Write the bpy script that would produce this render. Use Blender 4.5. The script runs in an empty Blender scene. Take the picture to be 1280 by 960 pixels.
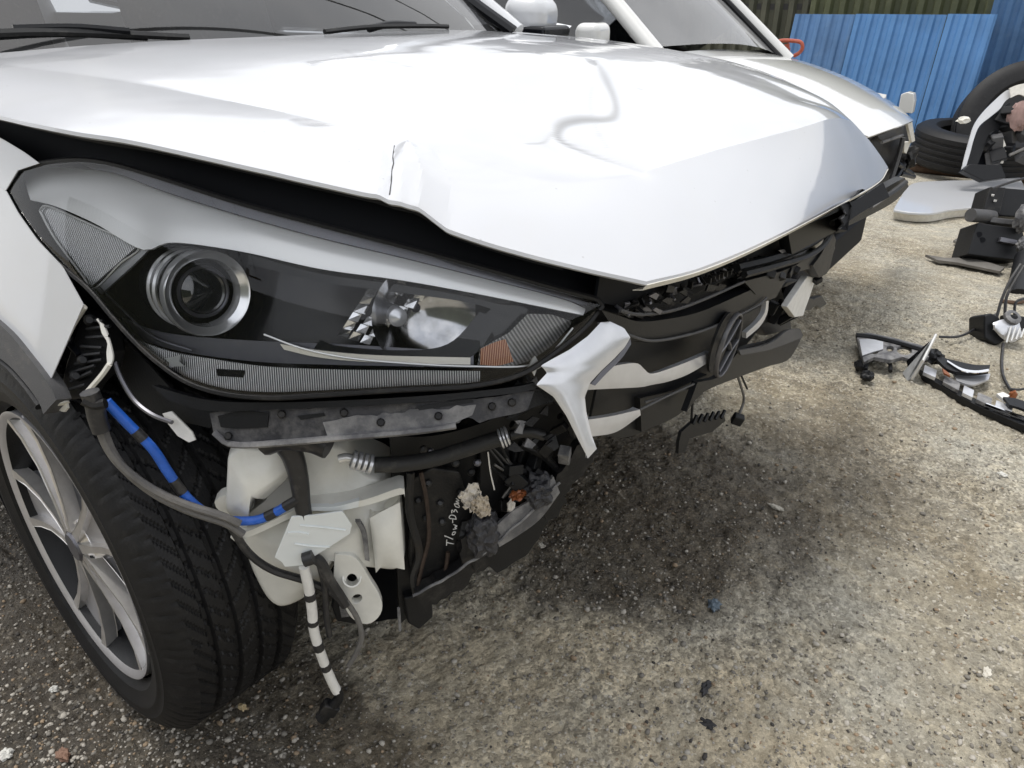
import bpy, bmesh, math, random
import numpy as np
from mathutils import Vector, Matrix

random.seed(7)
rng = np.random.default_rng(7)
scene = bpy.context.scene
col = scene.collection
R = math.radians

# ------------------------------------------------------------------ camera
CAM = np.array([1.13, -1.195, 1.145])
YAW, PIT, FPX = R(126.8), R(28.0), 900.0          # focal length in pixels of a 1280 px wide frame
fw = np.array([math.cos(PIT) * math.cos(YAW), math.cos(PIT) * math.sin(YAW), -math.sin(PIT)])
rt = np.cross(fw, [0, 0, 1.0]); rt /= np.linalg.norm(rt)
up = np.cross(rt, fw)
cd = bpy.data.cameras.new('camera'); cam = bpy.data.objects.new('camera', cd); col.objects.link(cam)
cd.sensor_width = 36.0; cd.lens = 36.0 * FPX / 1280.0
cd.clip_start = 0.02; cd.clip_end = 2000
cam.location = CAM
cam.rotation_euler = Vector(fw).to_track_quat('-Z', 'Y').to_euler()
scene.camera = cam

# ------------------------------------------------------------------ sky and sun (bright overcast)
SUN_EL, SUN_AZ = R(76), R(190)       # azimuth measured from +X towards +Y
wd = bpy.data.worlds.new('World'); scene.world = wd; wd.use_nodes = True
nt = wd.node_tree; nt.nodes.clear()
sky = nt.nodes.new('ShaderNodeTexSky'); sky.sky_type = 'NISHITA'; sky.sun_disc = False
sky.sun_elevation = SUN_EL; sky.sun_rotation = math.pi / 2 - SUN_AZ
sky.air_density = 1.0; sky.dust_density = 4.0; sky.ozone_density = 1.0
bg = nt.nodes.new('ShaderNodeBackground'); out = nt.nodes.new('ShaderNodeOutputWorld')
tc = nt.nodes.new('ShaderNodeTexCoord')
cl = nt.nodes.new('ShaderNodeTexNoise'); cl.inputs['Scale'].default_value = 2.2; cl.inputs['Detail'].default_value = 4; cl.inputs['Roughness'].default_value = 0.55
cr = nt.nodes.new('ShaderNodeValToRGB'); cr.color_ramp.elements[0].position = 0.36; cr.color_ramp.elements[1].position = 0.66
cr.color_ramp.elements[0].color = (6.3, 6.5, 6.9, 1); cr.color_ramp.elements[1].color = (9.3, 9.3, 9.3, 1)
mx = nt.nodes.new('ShaderNodeMixRGB'); mx.inputs[0].default_value = 0.86
nt.links.new(tc.outputs['Generated'], cl.inputs['Vector']); nt.links.new(cl.outputs['Fac'], cr.inputs['Fac'])
nt.links.new(sky.outputs[0], mx.inputs[1]); nt.links.new(cr.outputs[0], mx.inputs[2])
nt.links.new(mx.outputs[0], bg.inputs[0]); bg.inputs[1].default_value = 0.10
nt.links.new(bg.outputs[0], out.inputs[0])
sl = bpy.data.lights.new('sun', 'SUN'); sl.energy = 1.3; sl.angle = R(16); sl.color = (1.0, 0.97, 0.92)
so = bpy.data.objects.new('sun', sl); col.objects.link(so)
sd = Vector((math.cos(SUN_EL) * math.cos(SUN_AZ), math.cos(SUN_EL) * math.sin(SUN_AZ), math.sin(SUN_EL)))
so.rotation_euler = sd.to_track_quat('Z', 'Y').to_euler(); so.location = (2, 3, 8)
vs = scene.view_settings
vs.view_transform = 'Standard'; vs.look = 'None'; vs.gamma = 1.0; vs.use_curve_mapping = False
vs.exposure = 0.68
scene.cycles.use_adaptive_sampling = True; scene.cycles.adaptive_threshold = 0.02
scene.cycles.max_bounces = 6; scene.cycles.transparent_max_bounces = 12
scene.cycles.caustics_reflective = False; scene.cycles.caustics_refractive = False

# ------------------------------------------------------------------ helpers: points
def ray(px, py):
    return fw + rt * (px - 640) / FPX - up * (py - 480) / FPX
def at(px, py, x=None, y=None, z=None, d=None):
    v = ray(px, py)
    if d is not None: t = d
    elif x is not None: t = (x - CAM[0]) / v[0]
    elif y is not None: t = (y - CAM[1]) / v[1]
    else: t = (z - CAM[2]) / v[2]
    return CAM + v * t
def hit(px, py, g, t0=0.25, t1=9.0, n=260):
    """first point along the sight line where the surface g crosses zero"""
    v = ray(px, py); tp = t0; gp = g(CAM + v * t0)
    for i in range(1, n + 1):
        t = t0 + (t1 - t0) * (i / n) ** 1.6
        gv = g(CAM + v * t)
        if gp > 0 >= gv:
            a, b = tp, t
            for _ in range(26):
                m = 0.5 * (a + b)
                if g(CAM + v * m) > 0: a = m
                else: b = m
            return CAM + v * b
        tp, gp = t, gv
    return CAM + v * 1.0
def body(off=0.0):
    """rounded front end of the car: plan superellipse that leans in towards the top"""
    def g(p):
        e = off + 0.35 * (max(p[2], 0.62) - 0.80)
        a, b = 1.15 - e, 0.90 - e
        return max(0.0, (p[0] + 0.3) / a) ** 2.8 + (abs(p[1]) / b) ** 2.8 - 1.0
    return lambda px, py: hit(px, py, g, 0.3, 2.6, 120)
def vplane(A, B, off=0.0, lean=0.0):
    """upright plane through two plan points, off = metres towards the back"""
    t = np.array([B[0] - A[0], B[1] - A[1], 0.0]); t /= np.linalg.norm(t)
    n = np.array([t[1], -t[0], 0.0])
    c = np.array([A[0], A[1], 0.5])
    if (CAM - c) @ n < 0: n = -n
    n2 = n + np.array([0, 0, lean]); n2 /= np.linalg.norm(n2)
    def f(px, py):
        v = ray(px, py); return CAM + v * (((c - n2 * off - CAM) @ n2) / (v @ n2))
    return f
def grl(off=0.0):
    g = lambda p: p[0] - (0.775 - 0.08 * p[1] ** 2 - off)
    return lambda px, py: hit(px, py, g, 0.3, 3.2, 120)
def zpl(z): return lambda px, py: at(px, py, z=z)
def ypl(y): return lambda px, py: at(px, py, y=y)
def xpl(x): return lambda px, py: at(px, py, x=x)
def dpl(d): return lambda px, py: at(px, py, d=d)

def lin(pts, n):
    P = np.array(pts, float); s = np.r_[0, np.cumsum(np.linalg.norm(np.diff(P, axis=0), axis=1))]
    q = np.linspace(0, s[-1], n); return np.stack([np.interp(q, s, P[:, k]) for k in range(P.shape[1])], 1)
def spl(pts, n):
    P = np.array(pts, float)
    if len(P) < 3: return lin(P, n)
    Q = np.vstack([2 * P[0] - P[1], P, 2 * P[-1] - P[-2]]); o = []
    for i in range(1, len(Q) - 2):
        p0, p1, p2, p3 = Q[i - 1], Q[i], Q[i + 1], Q[i + 2]
        for t in np.linspace(0, 1, 12, endpoint=False):
            o.append(0.5 * (2 * p1 + (p2 - p0) * t + (2 * p0 - 5 * p1 + 4 * p2 - p3) * t * t + (3 * p1 - p0 - 3 * p2 + p3) * t ** 3))
    o.append(P[-1]); return lin(o, n)

# ------------------------------------------------------------------ helpers: objects
def link(o, parent=None):
    col.objects.link(o)
    if parent is not None: o.parent = parent
    return o
def empty(name, loc=(0, 0, 0)):
    o = bpy.data.objects.new(name, None); o.empty_display_size = 0.1; o.location = loc; return link(o)
def tag(o, label=None, cat=None, group=None, kind=None):
    if label: o['label'] = label
    if cat: o['category'] = cat
    if group: o['group'] = group
    if kind: o['kind'] = kind
    return o
def world_off(parent):
    v = Vector((0, 0, 0))
    while parent is not None: v += parent.location; parent = parent.parent
    return np.array(v)
def mk(name, verts, faces, mat, parent=None, ang=38, bevel=0.0, seg=2, smooth=True, mi=None):
    """one mesh object; vertices in world coordinates, moved into the parent's frame"""
    o0 = world_off(parent)
    me = bpy.data.meshes.new(name)
    me.from_pydata([tuple(np.asarray(v) - o0) for v in verts], [], [tuple(int(i) for i in f) for f in faces]); me.update()
    for m in (mat if isinstance(mat, (list, tuple)) else [mat]): me.materials.append(m)
    if mi is not None: me.polygons.foreach_set('material_index', mi)
    if smooth:
        me.polygons.foreach_set('use_smooth', [True] * len(me.polygons))
        if not bevel: me.set_sharp_from_angle(angle=R(ang))
    o = bpy.data.objects.new(name, me); link(o, parent)
    if bevel:
        b = o.modifiers.new('bevel', 'BEVEL'); b.width = bevel; b.segments = seg; b.limit_method = 'ANGLE'; b.angle_limit = R(30)
        b.harden_normals = True
    return o
class G:
    """collects pieces of one part"""
    def __init__(s): s.v = []; s.f = []; s.m = []
    def add(s, v, f, m=0):
        k = len(s.v); s.v += [np.asarray(p, float) for p in v]; s.f += [tuple(i + k for i in q) for q in f]; s.m += [m] * len(f); return s
    def build(s, name, mat, parent=None, **k):
        return mk(name, s.v, s.f, mat, parent, mi=s.m if isinstance(mat, (list, tuple)) else None, **k)
def g_grid(P, thick=0.0, towards=None, closed_u=False):
    """grid of points -> sheet with thickness; towards = point the front side looks at"""
    P = np.asarray(P, float); n, m = P.shape[:2]
    du = np.gradient(P, axis=0); dv = np.gradient(P, axis=1)
    N = np.cross(du, dv); L = np.linalg.norm(N, axis=2, keepdims=True); L[L < 1e-12] = 1; N = N / L
    tw = CAM if towards is None else np.asarray(towards, float)
    flip = np.sum((tw - P.reshape(-1, 3).mean(0)) * N.reshape(-1, 3).sum(0)) < 0
    if flip: N = -N
    idx = lambda i, j: i * m + j
    F = []
    for i in range(n - 1):
        for j in range(m - 1):
            q = (idx(i, j), idx(i + 1, j), idx(i + 1, j + 1), idx(i, j + 1)); F.append(q[::-1] if flip else q)
    V = list(P.reshape(-1, 3))
    if thick:
        k = n * m; V += list((P - N * thick).reshape(-1, 3)); F += [tuple(i + k for i in q[::-1]) for q in list(F)]
        rim = [idx(0, j) for j in range(m)] + [idx(i, m - 1) for i in range(1, n)] + [idx(n - 1, j) for j in range(m - 2, -1, -1)] + [idx(i, 0) for i in range(n - 2, 0, -1)]
        for a, b in zip(rim, rim[1:] + rim[:1]):
            q = (a, b, b + k, a + k); F.append(q if flip else q[::-1])
    return V, F
def loft(A, B, surf, nu=24, nv=8, bulge=0.0, curve=True, surf2=None):
    f = spl if curve else lin
    a, b = f(A, nu), f(B, nu); P = np.zeros((nu, nv, 3))
    for i in range(nu):
        for j in range(nv):
            t = j / (nv - 1); q = a[i] * (1 - t) + b[i] * t; p = surf(q[0], q[1])
            if surf2 is not None: p = p * (1 - t) + surf2(q[0], q[1]) * t
            if bulge:
                w = math.sin(math.pi * t) ** 0.7 * math.sin(math.pi * i / (nu - 1)) ** 0.5
                d = CAM - p; d[2] *= 0.5; p = p + d / np.linalg.norm(d) * bulge * w
            P[i, j] = p
    return P
def patch(name, A, B, surf, mat, parent, nu=24, nv=8, thick=0.004, bulge=0.0, curve=True, surf2=None, **k):
    v, f = g_grid(loft(A, B, surf, nu, nv, bulge, curve, surf2), thick); return mk(name, v, f, mat, parent, **k)
def g_tube(path, r, n=8, cap=True, flat=1.0):
    P = np.asarray(path, float); m = len(P); rr = np.broadcast_to(np.asarray(r, float), (m,)) if np.ndim(r) else np.full(m, r)
    T = np.gradient(P, axis=0); T /= np.linalg.norm(T, axis=1, keepdims=True) + 1e-12
    u = np.cross(T[0], [0, 0, 1.0])
    if np.linalg.norm(u) < 0.1: u = np.cross(T[0], [1.0, 0, 0])
    u /= np.linalg.norm(u); V = []; F = []
    for i in range(m):
        u = u - T[i] * (u @ T[i]); u /= np.linalg.norm(u) + 1e-12; w = np.cross(T[i], u)
        for k in range(n):
            a = 2 * math.pi * k / n; V.append(P[i] + rr[i] * (math.cos(a) * u + flat * math.sin(a) * w))
    for i in range(m - 1):
        for k in range(n):
            F.append((i * n + k, i * n + (k + 1) % n, (i + 1) * n + (k + 1) % n, (i + 1) * n + k))
    if cap: F.append(tuple(range(n))[::-1]); F.append(tuple((m - 1) * n + k for k in range(n)))
    return V, F
def tube(name, path, r, mat, parent=None, n=8, **k):
    v, f = g_tube(path, r, n); return mk(name, v, f, mat, parent, **k)
def pxs(pts, surf): return [surf(p[0], p[1]) for p in pts]
def cable(name, pts, surf, r, mat, parent, n=40, seg=8):
    P = spl(pxs(pts, surf), n); return tube(name, P, r, mat, parent, seg)
def g_plate(pts, thick, nrm=None):
    P = np.asarray(pts, float); n = len(P); c = P.mean(0)
    if nrm is None:
        N = np.zeros(3)
        for i in range(n): N += np.cross(P[i] - c, P[(i + 1) % n] - c)
        N /= np.linalg.norm(N)
        if (CAM - c) @ N < 0: N = -N
    else: N = np.asarray(nrm, float); N /= np.linalg.norm(N)
    area = sum(np.cross(P[i] - c, P[(i + 1) % n] - c) for i in range(n)) @ N
    if area < 0: P = P[::-1]
    V = list(P) + list(P - N * thick)
    F = [tuple(range(n)), tuple(range(2 * n - 1, n - 1, -1))]
    for i in range(n):
        j = (i + 1) % n; F.append((j, i, i + n, j + n))
    return V, F
def plate(name, pts, surf, thick, mat, parent, bevel=0.0, nrm=None, **k):
    v, f = g_plate(pxs(pts, surf), thick, nrm); return mk(name, v, f, mat, parent, bevel=bevel, **k)
def g_box(c, dims, rot=None):
    d = np.asarray(dims, float) / 2; V = []
    M = np.eye(3) if rot is None else np.asarray(rot, float)
    for sx in (-1, 1):
        for sy in (-1, 1):
            for sz in (-1, 1): V.append(np.asarray(c, float) + M @ (d * [sx, sy, sz]))
    return V, [(0, 1, 3, 2), (4, 6, 7, 5), (0, 4, 5, 1), (2, 3, 7, 6), (0, 2, 6, 4), (1, 5, 7, 3)]
def rotm(az=0, el=0, ro=0):
    return np.array((Matrix.Rotation(az, 3, 'Z') @ Matrix.Rotation(el, 3, 'Y') @ Matrix.Rotation(ro, 3, 'X')))
def g_lathe(c, axis, prof, n=48, ref=(0, 0, 1), a0=0.0, a1=2 * math.pi):
    """prof: (distance along axis, radius)"""
    ax = np.asarray(axis, float); ax /= np.linalg.norm(ax); u = np.cross(ax, ref)
    if np.linalg.norm(u) < 0.05: u = np.cross(ax, [1, 0, 0])
    u /= np.linalg.norm(u); w = np.cross(u, ax)
    full = abs(a1 - a0 - 2 * math.pi) < 1e-6; k = n if full else n + 1; V = []; F = []
    for h, r in prof:
        for i in range(k):
            a = a0 + (a1 - a0) * i / n; V.append(np.asarray(c) + ax * h + r * (math.cos(a) * u + math.sin(a) * w))
    for j in range(len(prof) - 1):
        for i in range(n):
            b = (i + 1) % k; F.append((j * k + i, j * k + b, (j + 1) * k + b, (j + 1) * k + i)[::-1])
    return V, F

# ------------------------------------------------------------------ materials
def new_mat(name):
    m = bpy.data.materials.new(name); m.use_nodes = True; return m, m.node_tree, m.node_tree.nodes['Principled BSDF']
def mat(name, c, rough=0.5, metal=0.0, coat=0.0, var=0.0, vs=8.0, dust=0.0, dustc=(0.33, 0.30, 0.26), ds=30.0, bump=0.0, bs=150.0, rv=0.0, spec=0.5, trans=0.0, sss=0.0):
    m, t, b = new_mat(name); L = t.links.new
    b.inputs['Roughness'].default_value = rough; b.inputs['Metallic'].default_value = metal
    b.inputs['Coat Weight'].default_value = coat; b.inputs['Coat Roughness'].default_value = 0.04
    b.inputs['Specular IOR Level'].default_value = spec
    b.inputs['Transmission Weight'].default_value = trans
    if sss: b.inputs['Subsurface Weight'].default_value = sss; b.inputs['Subsurface Radius'].default_value = (0.03, 0.03, 0.028); b.inputs['Subsurface Scale'].default_value = 0.4
    co = t.nodes.new('ShaderNodeTexCoord'); cur = None
    rgb = t.nodes.new('ShaderNodeRGB'); rgb.outputs[0].default_value = (*c, 1); cur = rgb.outputs[0]
    def noise(s, d=6, r=0.6):
        n = t.nodes.new('ShaderNodeTexNoise'); n.inputs['Scale'].default_value = s; n.inputs['Detail'].default_value = d; n.inputs['Roughness'].default_value = r
        L(co.outputs['Object'], n.inputs['Vector']); return n
    def ramp(src, a, bb):
        r = t.nodes.new('ShaderNodeMapRange'); r.inputs[1].default_value = a; r.inputs[2].default_value = bb; L(src, r.inputs[0]); return r.outputs[0]
    if var:
        n = noise(vs); mm = t.nodes.new('ShaderNodeMixRGB'); mm.blend_type = 'MULTIPLY'; mm.inputs[0].default_value = 1
        r = t.nodes.new('ShaderNodeMapRange'); r.inputs[1].default_value = 0.3; r.inputs[2].default_value = 0.7; r.inputs[3].default_value = 1 - var; r.inputs[4].default_value = 1 + var; L(n.outputs['Fac'], r.inputs[0])
        L(cur, mm.inputs[1]); L(r.outputs[0], mm.inputs[2]); cur = mm.outputs[0]
    if dust:
        n = noise(ds, 9, 0.68); f = ramp(n.outputs['Fac'], 0.62 - 0.25 * dust, 0.78); k = t.nodes.new('ShaderNodeMath'); k.operation = 'MULTIPLY'; k.inputs[1].default_value = min(1, dust); L(f, k.inputs[0])
        mm = t.nodes.new('ShaderNodeMixRGB'); mm.inputs[2].default_value = (*dustc, 1); L(k.outputs[0], mm.inputs[0]); L(cur, mm.inputs[1]); cur = mm.outputs[0]
        a = t.nodes.new('ShaderNodeMixRGB'); a.inputs[1].default_value = (rough,) * 3 + (1,); a.inputs[2].default_value = (0.85,) * 3 + (1,); L(k.outputs[0], a.inputs[0]); L(a.outputs[0], b.inputs['Roughness'])
    elif rv:
        n = noise(vs * 1.7); r = t.nodes.new('ShaderNodeMapRange'); r.inputs[1].default_value = 0.3; r.inputs[2].default_value = 0.7; r.inputs[3].default_value = max(0.02, rough - rv); r.inputs[4].default_value = min(1, rough + rv); L(n.outputs['Fac'], r.inputs[0]); L(r.outputs[0], b.inputs['Roughness'])
    if bump:
        n = noise(bs, 4); bp = t.nodes.new('ShaderNodeBump'); bp.inputs['Strength'].default_value = bump; bp.inputs['Distance'].default_value = 0.002; L(n.outputs['Fac'], bp.inputs['Height']); L(bp.outputs[0], b.inputs['Normal'])
    L(cur, b.inputs['Base Color']); return m
def glass(name, tint=(0.9, 0.92, 0.93), rough=0.015, ior=1.5, haze=0.0):
    """thin clear pane: see-through plus mirror reflection by angle"""
    m = bpy.data.materials.new(name); m.use_nodes = True; t = m.node_tree; t.nodes.clear(); L = t.links.new
    o = t.nodes.new('ShaderNodeOutputMaterial'); tr = t.nodes.new('ShaderNodeBsdfTransparent'); tr.inputs[0].default_value = (*tint, 1)
    gl = t.nodes.new('ShaderNodeBsdfGlossy'); gl.inputs['Roughness'].default_value = rough; gl.inputs[0].default_value = (1, 1, 1, 1)
    fr = t.nodes.new('ShaderNodeFresnel'); fr.inputs[0].default_value = ior; mxs = t.nodes.new('ShaderNodeMixShader')
    L(fr.outputs[0], mxs.inputs[0]); L(tr.outputs[0], mxs.inputs[1]); L(gl.outputs[0], mxs.inputs[2]); last = mxs.outputs[0]
    if haze:
        df = t.nodes.new('ShaderNodeBsdfDiffuse'); df.inputs[0].default_value = (0.50, 0.50, 0.50, 1)
        co = t.nodes.new('ShaderNodeTexCoord'); n = t.nodes.new('ShaderNodeTexNoise'); n.inputs['Scale'].default_value = 3; n.inputs['Detail'].default_value = 8; L(co.outputs['Object'], n.inputs[0])
        r = t.nodes.new('ShaderNodeMapRange'); r.inputs[1].default_value = 0.25; r.inputs[2].default_value = 0.75; r.inputs[3].default_value = haze * 0.25; r.inputs[4].default_value = haze * 0.75; L(n.outputs['Fac'], r.inputs[0])
        m2 = t.nodes.new('ShaderNodeMixShader'); L(r.outputs[0], m2.inputs[0]); L(last, m2.inputs[1]); L(df.outputs[0], m2.inputs[2]); last = m2.outputs[0]
    L(last, o.inputs[0]); return m
def ribbed(name, c1, c2, scale, rough=0.25, metal=0.6, direction=(1, 0, 0), bump=0.6):
    m, t, b = new_mat(name); L = t.links.new; co = t.nodes.new('ShaderNodeTexCoord')
    d = t.nodes.new('ShaderNodeVectorMath'); d.operation = 'DOT_PRODUCT'; d.inputs[1].default_value = direction; L(co.outputs['Object'], d.inputs[0])
    k = t.nodes.new('ShaderNodeMath'); k.operation = 'MULTIPLY'; k.inputs[1].default_value = scale; L(d.outputs['Value'], k.inputs[0])
    s = t.nodes.new('ShaderNodeMath'); s.operation = 'SINE'; L(k.outputs[0], s.inputs[0])
    r = t.nodes.new('ShaderNodeMapRange'); r.inputs[1].default_value = -0.6; r.inputs[2].default_value = 0.6; L(s.outputs[0], r.inputs[0])
    mm = t.nodes.new('ShaderNodeMixRGB'); mm.inputs[1].default_value = (*c1, 1); mm.inputs[2].default_value = (*c2, 1); L(r.outputs[0], mm.inputs[0]); L(mm.outputs[0], b.inputs['Base Color'])
    bp = t.nodes.new('ShaderNodeBump'); bp.inputs['Strength'].default_value = bump; bp.inputs['Distance'].default_value = 0.001; L(s.outputs[0], bp.inputs['Height']); L(bp.outputs[0], b.inputs['Normal'])
    b.inputs['Roughness'].default_value = rough; b.inputs['Metallic'].default_value = metal; return m

def paint(name, c, attr=None, specks=0.0):
    """white car paint under clear coat with faint dirt; attr = vertex attribute of the painted-in dent reflection and small grey marks"""
    m, t, b = new_mat(name); L = t.links.new; co = t.nodes.new('ShaderNodeTexCoord')
    b.inputs['Roughness'].default_value = 0.38; b.inputs['Coat Weight'].default_value = 1.0; b.inputs['Coat Roughness'].default_value = 0.03; b.inputs['Coat IOR'].default_value = 1.55
    n = t.nodes.new('ShaderNodeTexNoise'); n.inputs['Scale'].default_value = 5; n.inputs['Detail'].default_value = 9; n.inputs['Roughness'].default_value = 0.7; L(co.outputs['Object'], n.inputs[0])
    r = t.nodes.new('ShaderNodeMapRange'); r.inputs[1].default_value = 0.5; r.inputs[2].default_value = 0.85; r.inputs[4].default_value = 0.30; L(n.outputs['Fac'], r.inputs[0])
    mm = t.nodes.new('ShaderNodeMixRGB'); mm.inputs[1].default_value = (*c, 1); mm.inputs[2].default_value = (0.55, 0.53, 0.49, 1); L(r.outputs[0], mm.inputs[0]); cur = mm.outputs[0]
    v = t.nodes.new('ShaderNodeTexVoronoi'); v.inputs['Scale'].default_value = 34; v.inputs['Randomness'].default_value = 1; L(co.outputs['Object'], v.inputs['Vector'])
    rs = t.nodes.new('ShaderNodeMapRange'); rs.inputs[1].default_value = 0.055; rs.inputs[2].default_value = 0.035; rs.inputs[4].default_value = specks; L(v.outputs['Distance'], rs.inputs[0])
    m3 = t.nodes.new('ShaderNodeMixRGB'); m3.inputs[2].default_value = (0.12, 0.10, 0.08, 1); L(rs.outputs[0], m3.inputs[0]); L(cur, m3.inputs[1]); cur = m3.outputs[0]
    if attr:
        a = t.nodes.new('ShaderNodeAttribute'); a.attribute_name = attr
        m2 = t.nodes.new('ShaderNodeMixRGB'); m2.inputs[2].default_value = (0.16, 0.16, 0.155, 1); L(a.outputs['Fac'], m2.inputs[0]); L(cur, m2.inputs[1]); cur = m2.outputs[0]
    L(cur, b.inputs['Base Color'])
    bp = t.nodes.new('ShaderNodeBump'); bp.inputs['Strength'].default_value = 0.06; bp.inputs['Distance'].default_value = 0.0006
    n2 = t.nodes.new('ShaderNodeTexNoise'); n2.inputs['Scale'].default_value = 260; n2.inputs['Detail'].default_value = 1; L(co.outputs['Object'], n2.inputs[0]); L(n2.outputs['Fac'], bp.inputs['Height']); L(bp.outputs[0], b.inputs['Coat Normal'])
    return m

WHITE = paint('white_paint', (0.60, 0.61, 0.63), None, 0.0)
WHITEH = paint('white_paint_hood', (0.57, 0.58, 0.605), 'reflection_marks', 0.25)
WHITE2 = paint('white_paint_second', (0.66, 0.66, 0.64), None, 0.2)
PRIMER = mat('white_inner_paint', (0.68, 0.66, 0.60), 0.5, var=0.12, vs=40, dust=0.35)
BLACK = mat('black_plastic', (0.010, 0.0105, 0.012), 0.42, dust=0.14, dustc=(0.06, 0.056, 0.05), ds=22, bump=0.25, bs=400, spec=0.28)
BLACKD = mat('dusty_black_plastic', (0.010, 0.010, 0.011), 0.46, dust=0.45, dustc=(0.10, 0.092, 0.08), ds=30, bump=0.4, bs=300, spec=0.3)
BLACKG = mat('gloss_black', (0.006, 0.0065, 0.009), 0.16, spec=0.35, rv=0.06)
NAVY = mat('black_underside', (0.005, 0.006, 0.009), 0.6, var=0.15, spec=0.2)
RUBBER = mat('rubber', (0.020, 0.020, 0.020), 0.62, dust=0.32, dustc=(0.16, 0.15, 0.13), ds=60, bump=0.3, bs=500)
TYREM = mat('tyre_rubber', (0.010, 0.010, 0.011), 0.55, var=0.25, vs=20, dust=0.28, dustc=(0.07, 0.066, 0.06), ds=45, bump=0.3, bs=300, spec=0.3)
CLAD = mat('grey_cladding', (0.075, 0.075, 0.078), 0.6, var=0.15, bump=0.5, bs=700, dust=0.3)
CHROME = mat('chrome', (0.88, 0.88, 0.90), 0.06, 1.0)
SATIN = mat('satin_silver', (0.66, 0.67, 0.70), 0.28, 0.55, var=0.06, vs=30, dust=0.14, ds=40)
BLADE = mat('silver_blade', (0.93, 0.93, 0.92), 0.28, 0.25)
SILVER = mat('silver_trim', (0.78, 0.78, 0.77), 0.24, 0.35)
ALLOY = mat('machined_alloy', (0.82, 0.80, 0.78), 0.30, 0.8, var=0.10, vs=30, dust=0.16, dustc=(0.2, 0.17, 0.13), ds=50)
SPOKEF = mat('silver_spoke', (0.62, 0.615, 0.64), 0.34, 0.6, var=0.12, dust=0.2, dustc=(0.15, 0.13, 0.11))
GUN = mat('gunmetal', (0.16, 0.16, 0.18), 0.35, 0.6, var=0.15, dust=0.25)
DARKM = mat('dark_metal', (0.035, 0.035, 0.036), 0.45, 0.5, dust=0.35, dustc=(0.12, 0.09, 0.06))
GREYP = mat('grey_dusty_bracket', (0.11, 0.11, 0.118), 0.6, var=0.3, vs=18, dust=0.8, dustc=(0.46, 0.45, 0.43), ds=18, bump=0.4, bs=220)
GLASS2 = glass('sky_haze_glass', (0.55, 0.57, 0.57), 0.02, 2.3, 0.5)  # grey haze imitates the bright sky reflection on the second windscreen
LENS = glass('headlight_lens', (0.97, 0.98, 0.99), 0.008, 1.38, 0.010)
GLASSW = glass('window_glass', (0.50, 0.52, 0.54), 0.01, 1.75, 0.05)
MILK = mat('milky_plastic', (0.74, 0.735, 0.69), 0.28, var=0.13, vs=11, dust=0.30, dustc=(0.46, 0.42, 0.34), ds=10, coat=0.25, bump=0.25, bs=30)
FLAP = mat('white_flap_plastic', (0.74, 0.77, 0.77), 0.35, var=0.05)
BLUE = mat('blue_tape', (0.02, 0.11, 0.50), 0.35, var=0.2, vs=60, dust=0.15)
TAPE = mat('black_tape', (0.02, 0.02, 0.022), 0.4, var=0.3, vs=60, dust=0.3)
GREYC = mat('grey_cable', (0.13, 0.125, 0.12), 0.5, var=0.2, vs=50, dust=0.3)
WTAPE = mat('white_tape', (0.72, 0.71, 0.68), 0.5, var=0.1, vs=50, dust=0.25)
AMBER = ribbed('amber_reflector', (0.35, 0.10, 0.03), (0.75, 0.42, 0.28), 2600, 0.3, 0.3, (0.9, 0.4, 0))
RIBG = ribbed('ribbed_reflector', (0.12, 0.12, 0.125), (0.85, 0.85, 0.84), 2300, 0.25, 0.3, (0.75, 0.66, 0))
RIBS = ribbed('ribbed_side_marker', (0.45, 0.45, 0.46), (0.85, 0.85, 0.85), 2000, 0.3, 0.2, (0.8, 0.1, 0.6))
RIBV = ribbed('ribbed_turn_lens', (0.16, 0.16, 0.16), (0.46, 0.45, 0.44), 1500, 0.2, 0.6, (0.5, 0.7, 0.5))
CREAM = mat('light_guide', (0.88, 0.84, 0.74), 0.2, coat=0.5)
RUST = mat('rusty_steel', (0.10, 0.06, 0.038), 0.85, var=0.45, vs=25, dust=0.4, dustc=(0.09, 0.05, 0.03), bump=0.6, bs=120)
ORANGE = mat('orange_plastic', (0.26, 0.085, 0.03), 0.4, var=0.2)
PAPER = mat('torn_paper', (0.66, 0.62, 0.56), 0.9, var=0.2, vs=60)
CHALK = mat('paint_marker', (0.8, 0.8, 0.78), 0.7)
WOOL = mat('shredded_plastic', (0.03, 0.03, 0.035), 0.4, dust=0.5, dustc=(0.15, 0.15, 0.16), ds=180, bump=1.0, bs=260)

# ================================================================== ground (built first, detailed near the camera)
def vnoise(x, y, seed=0):
    xi = np.floor(x).astype(np.int64); yi = np.floor(y).astype(np.int64); fx = x - xi; fy = y - yi
    fx = fx * fx * (3 - 2 * fx); fy = fy * fy * (3 - 2 * fy)
    def h(a, b):
        k = (a * 374761393 + b * 668265263 + seed * 974634541) & 0x7fffffff
        k = ((k ^ (k >> 13)) * 1274126177) & 0x7fffffff
        return ((k ^ (k >> 16)) & 0xffff) / 65535.0
    return (h(xi, yi) * (1 - fx) + h(xi + 1, yi) * fx) * (1 - fy) + (h(xi, yi + 1) * (1 - fx) + h(xi + 1, yi + 1) * fx) * fy
def fbm(x, y, s, o=5, seed=0, g=0.55):
    r = 0; a = 1; t = 0
    for k in range(o):
        r = r + a * vnoise(x * s, y * s, seed + k); t += a; a *= g; s *= 2.03
    return r / t
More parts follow.
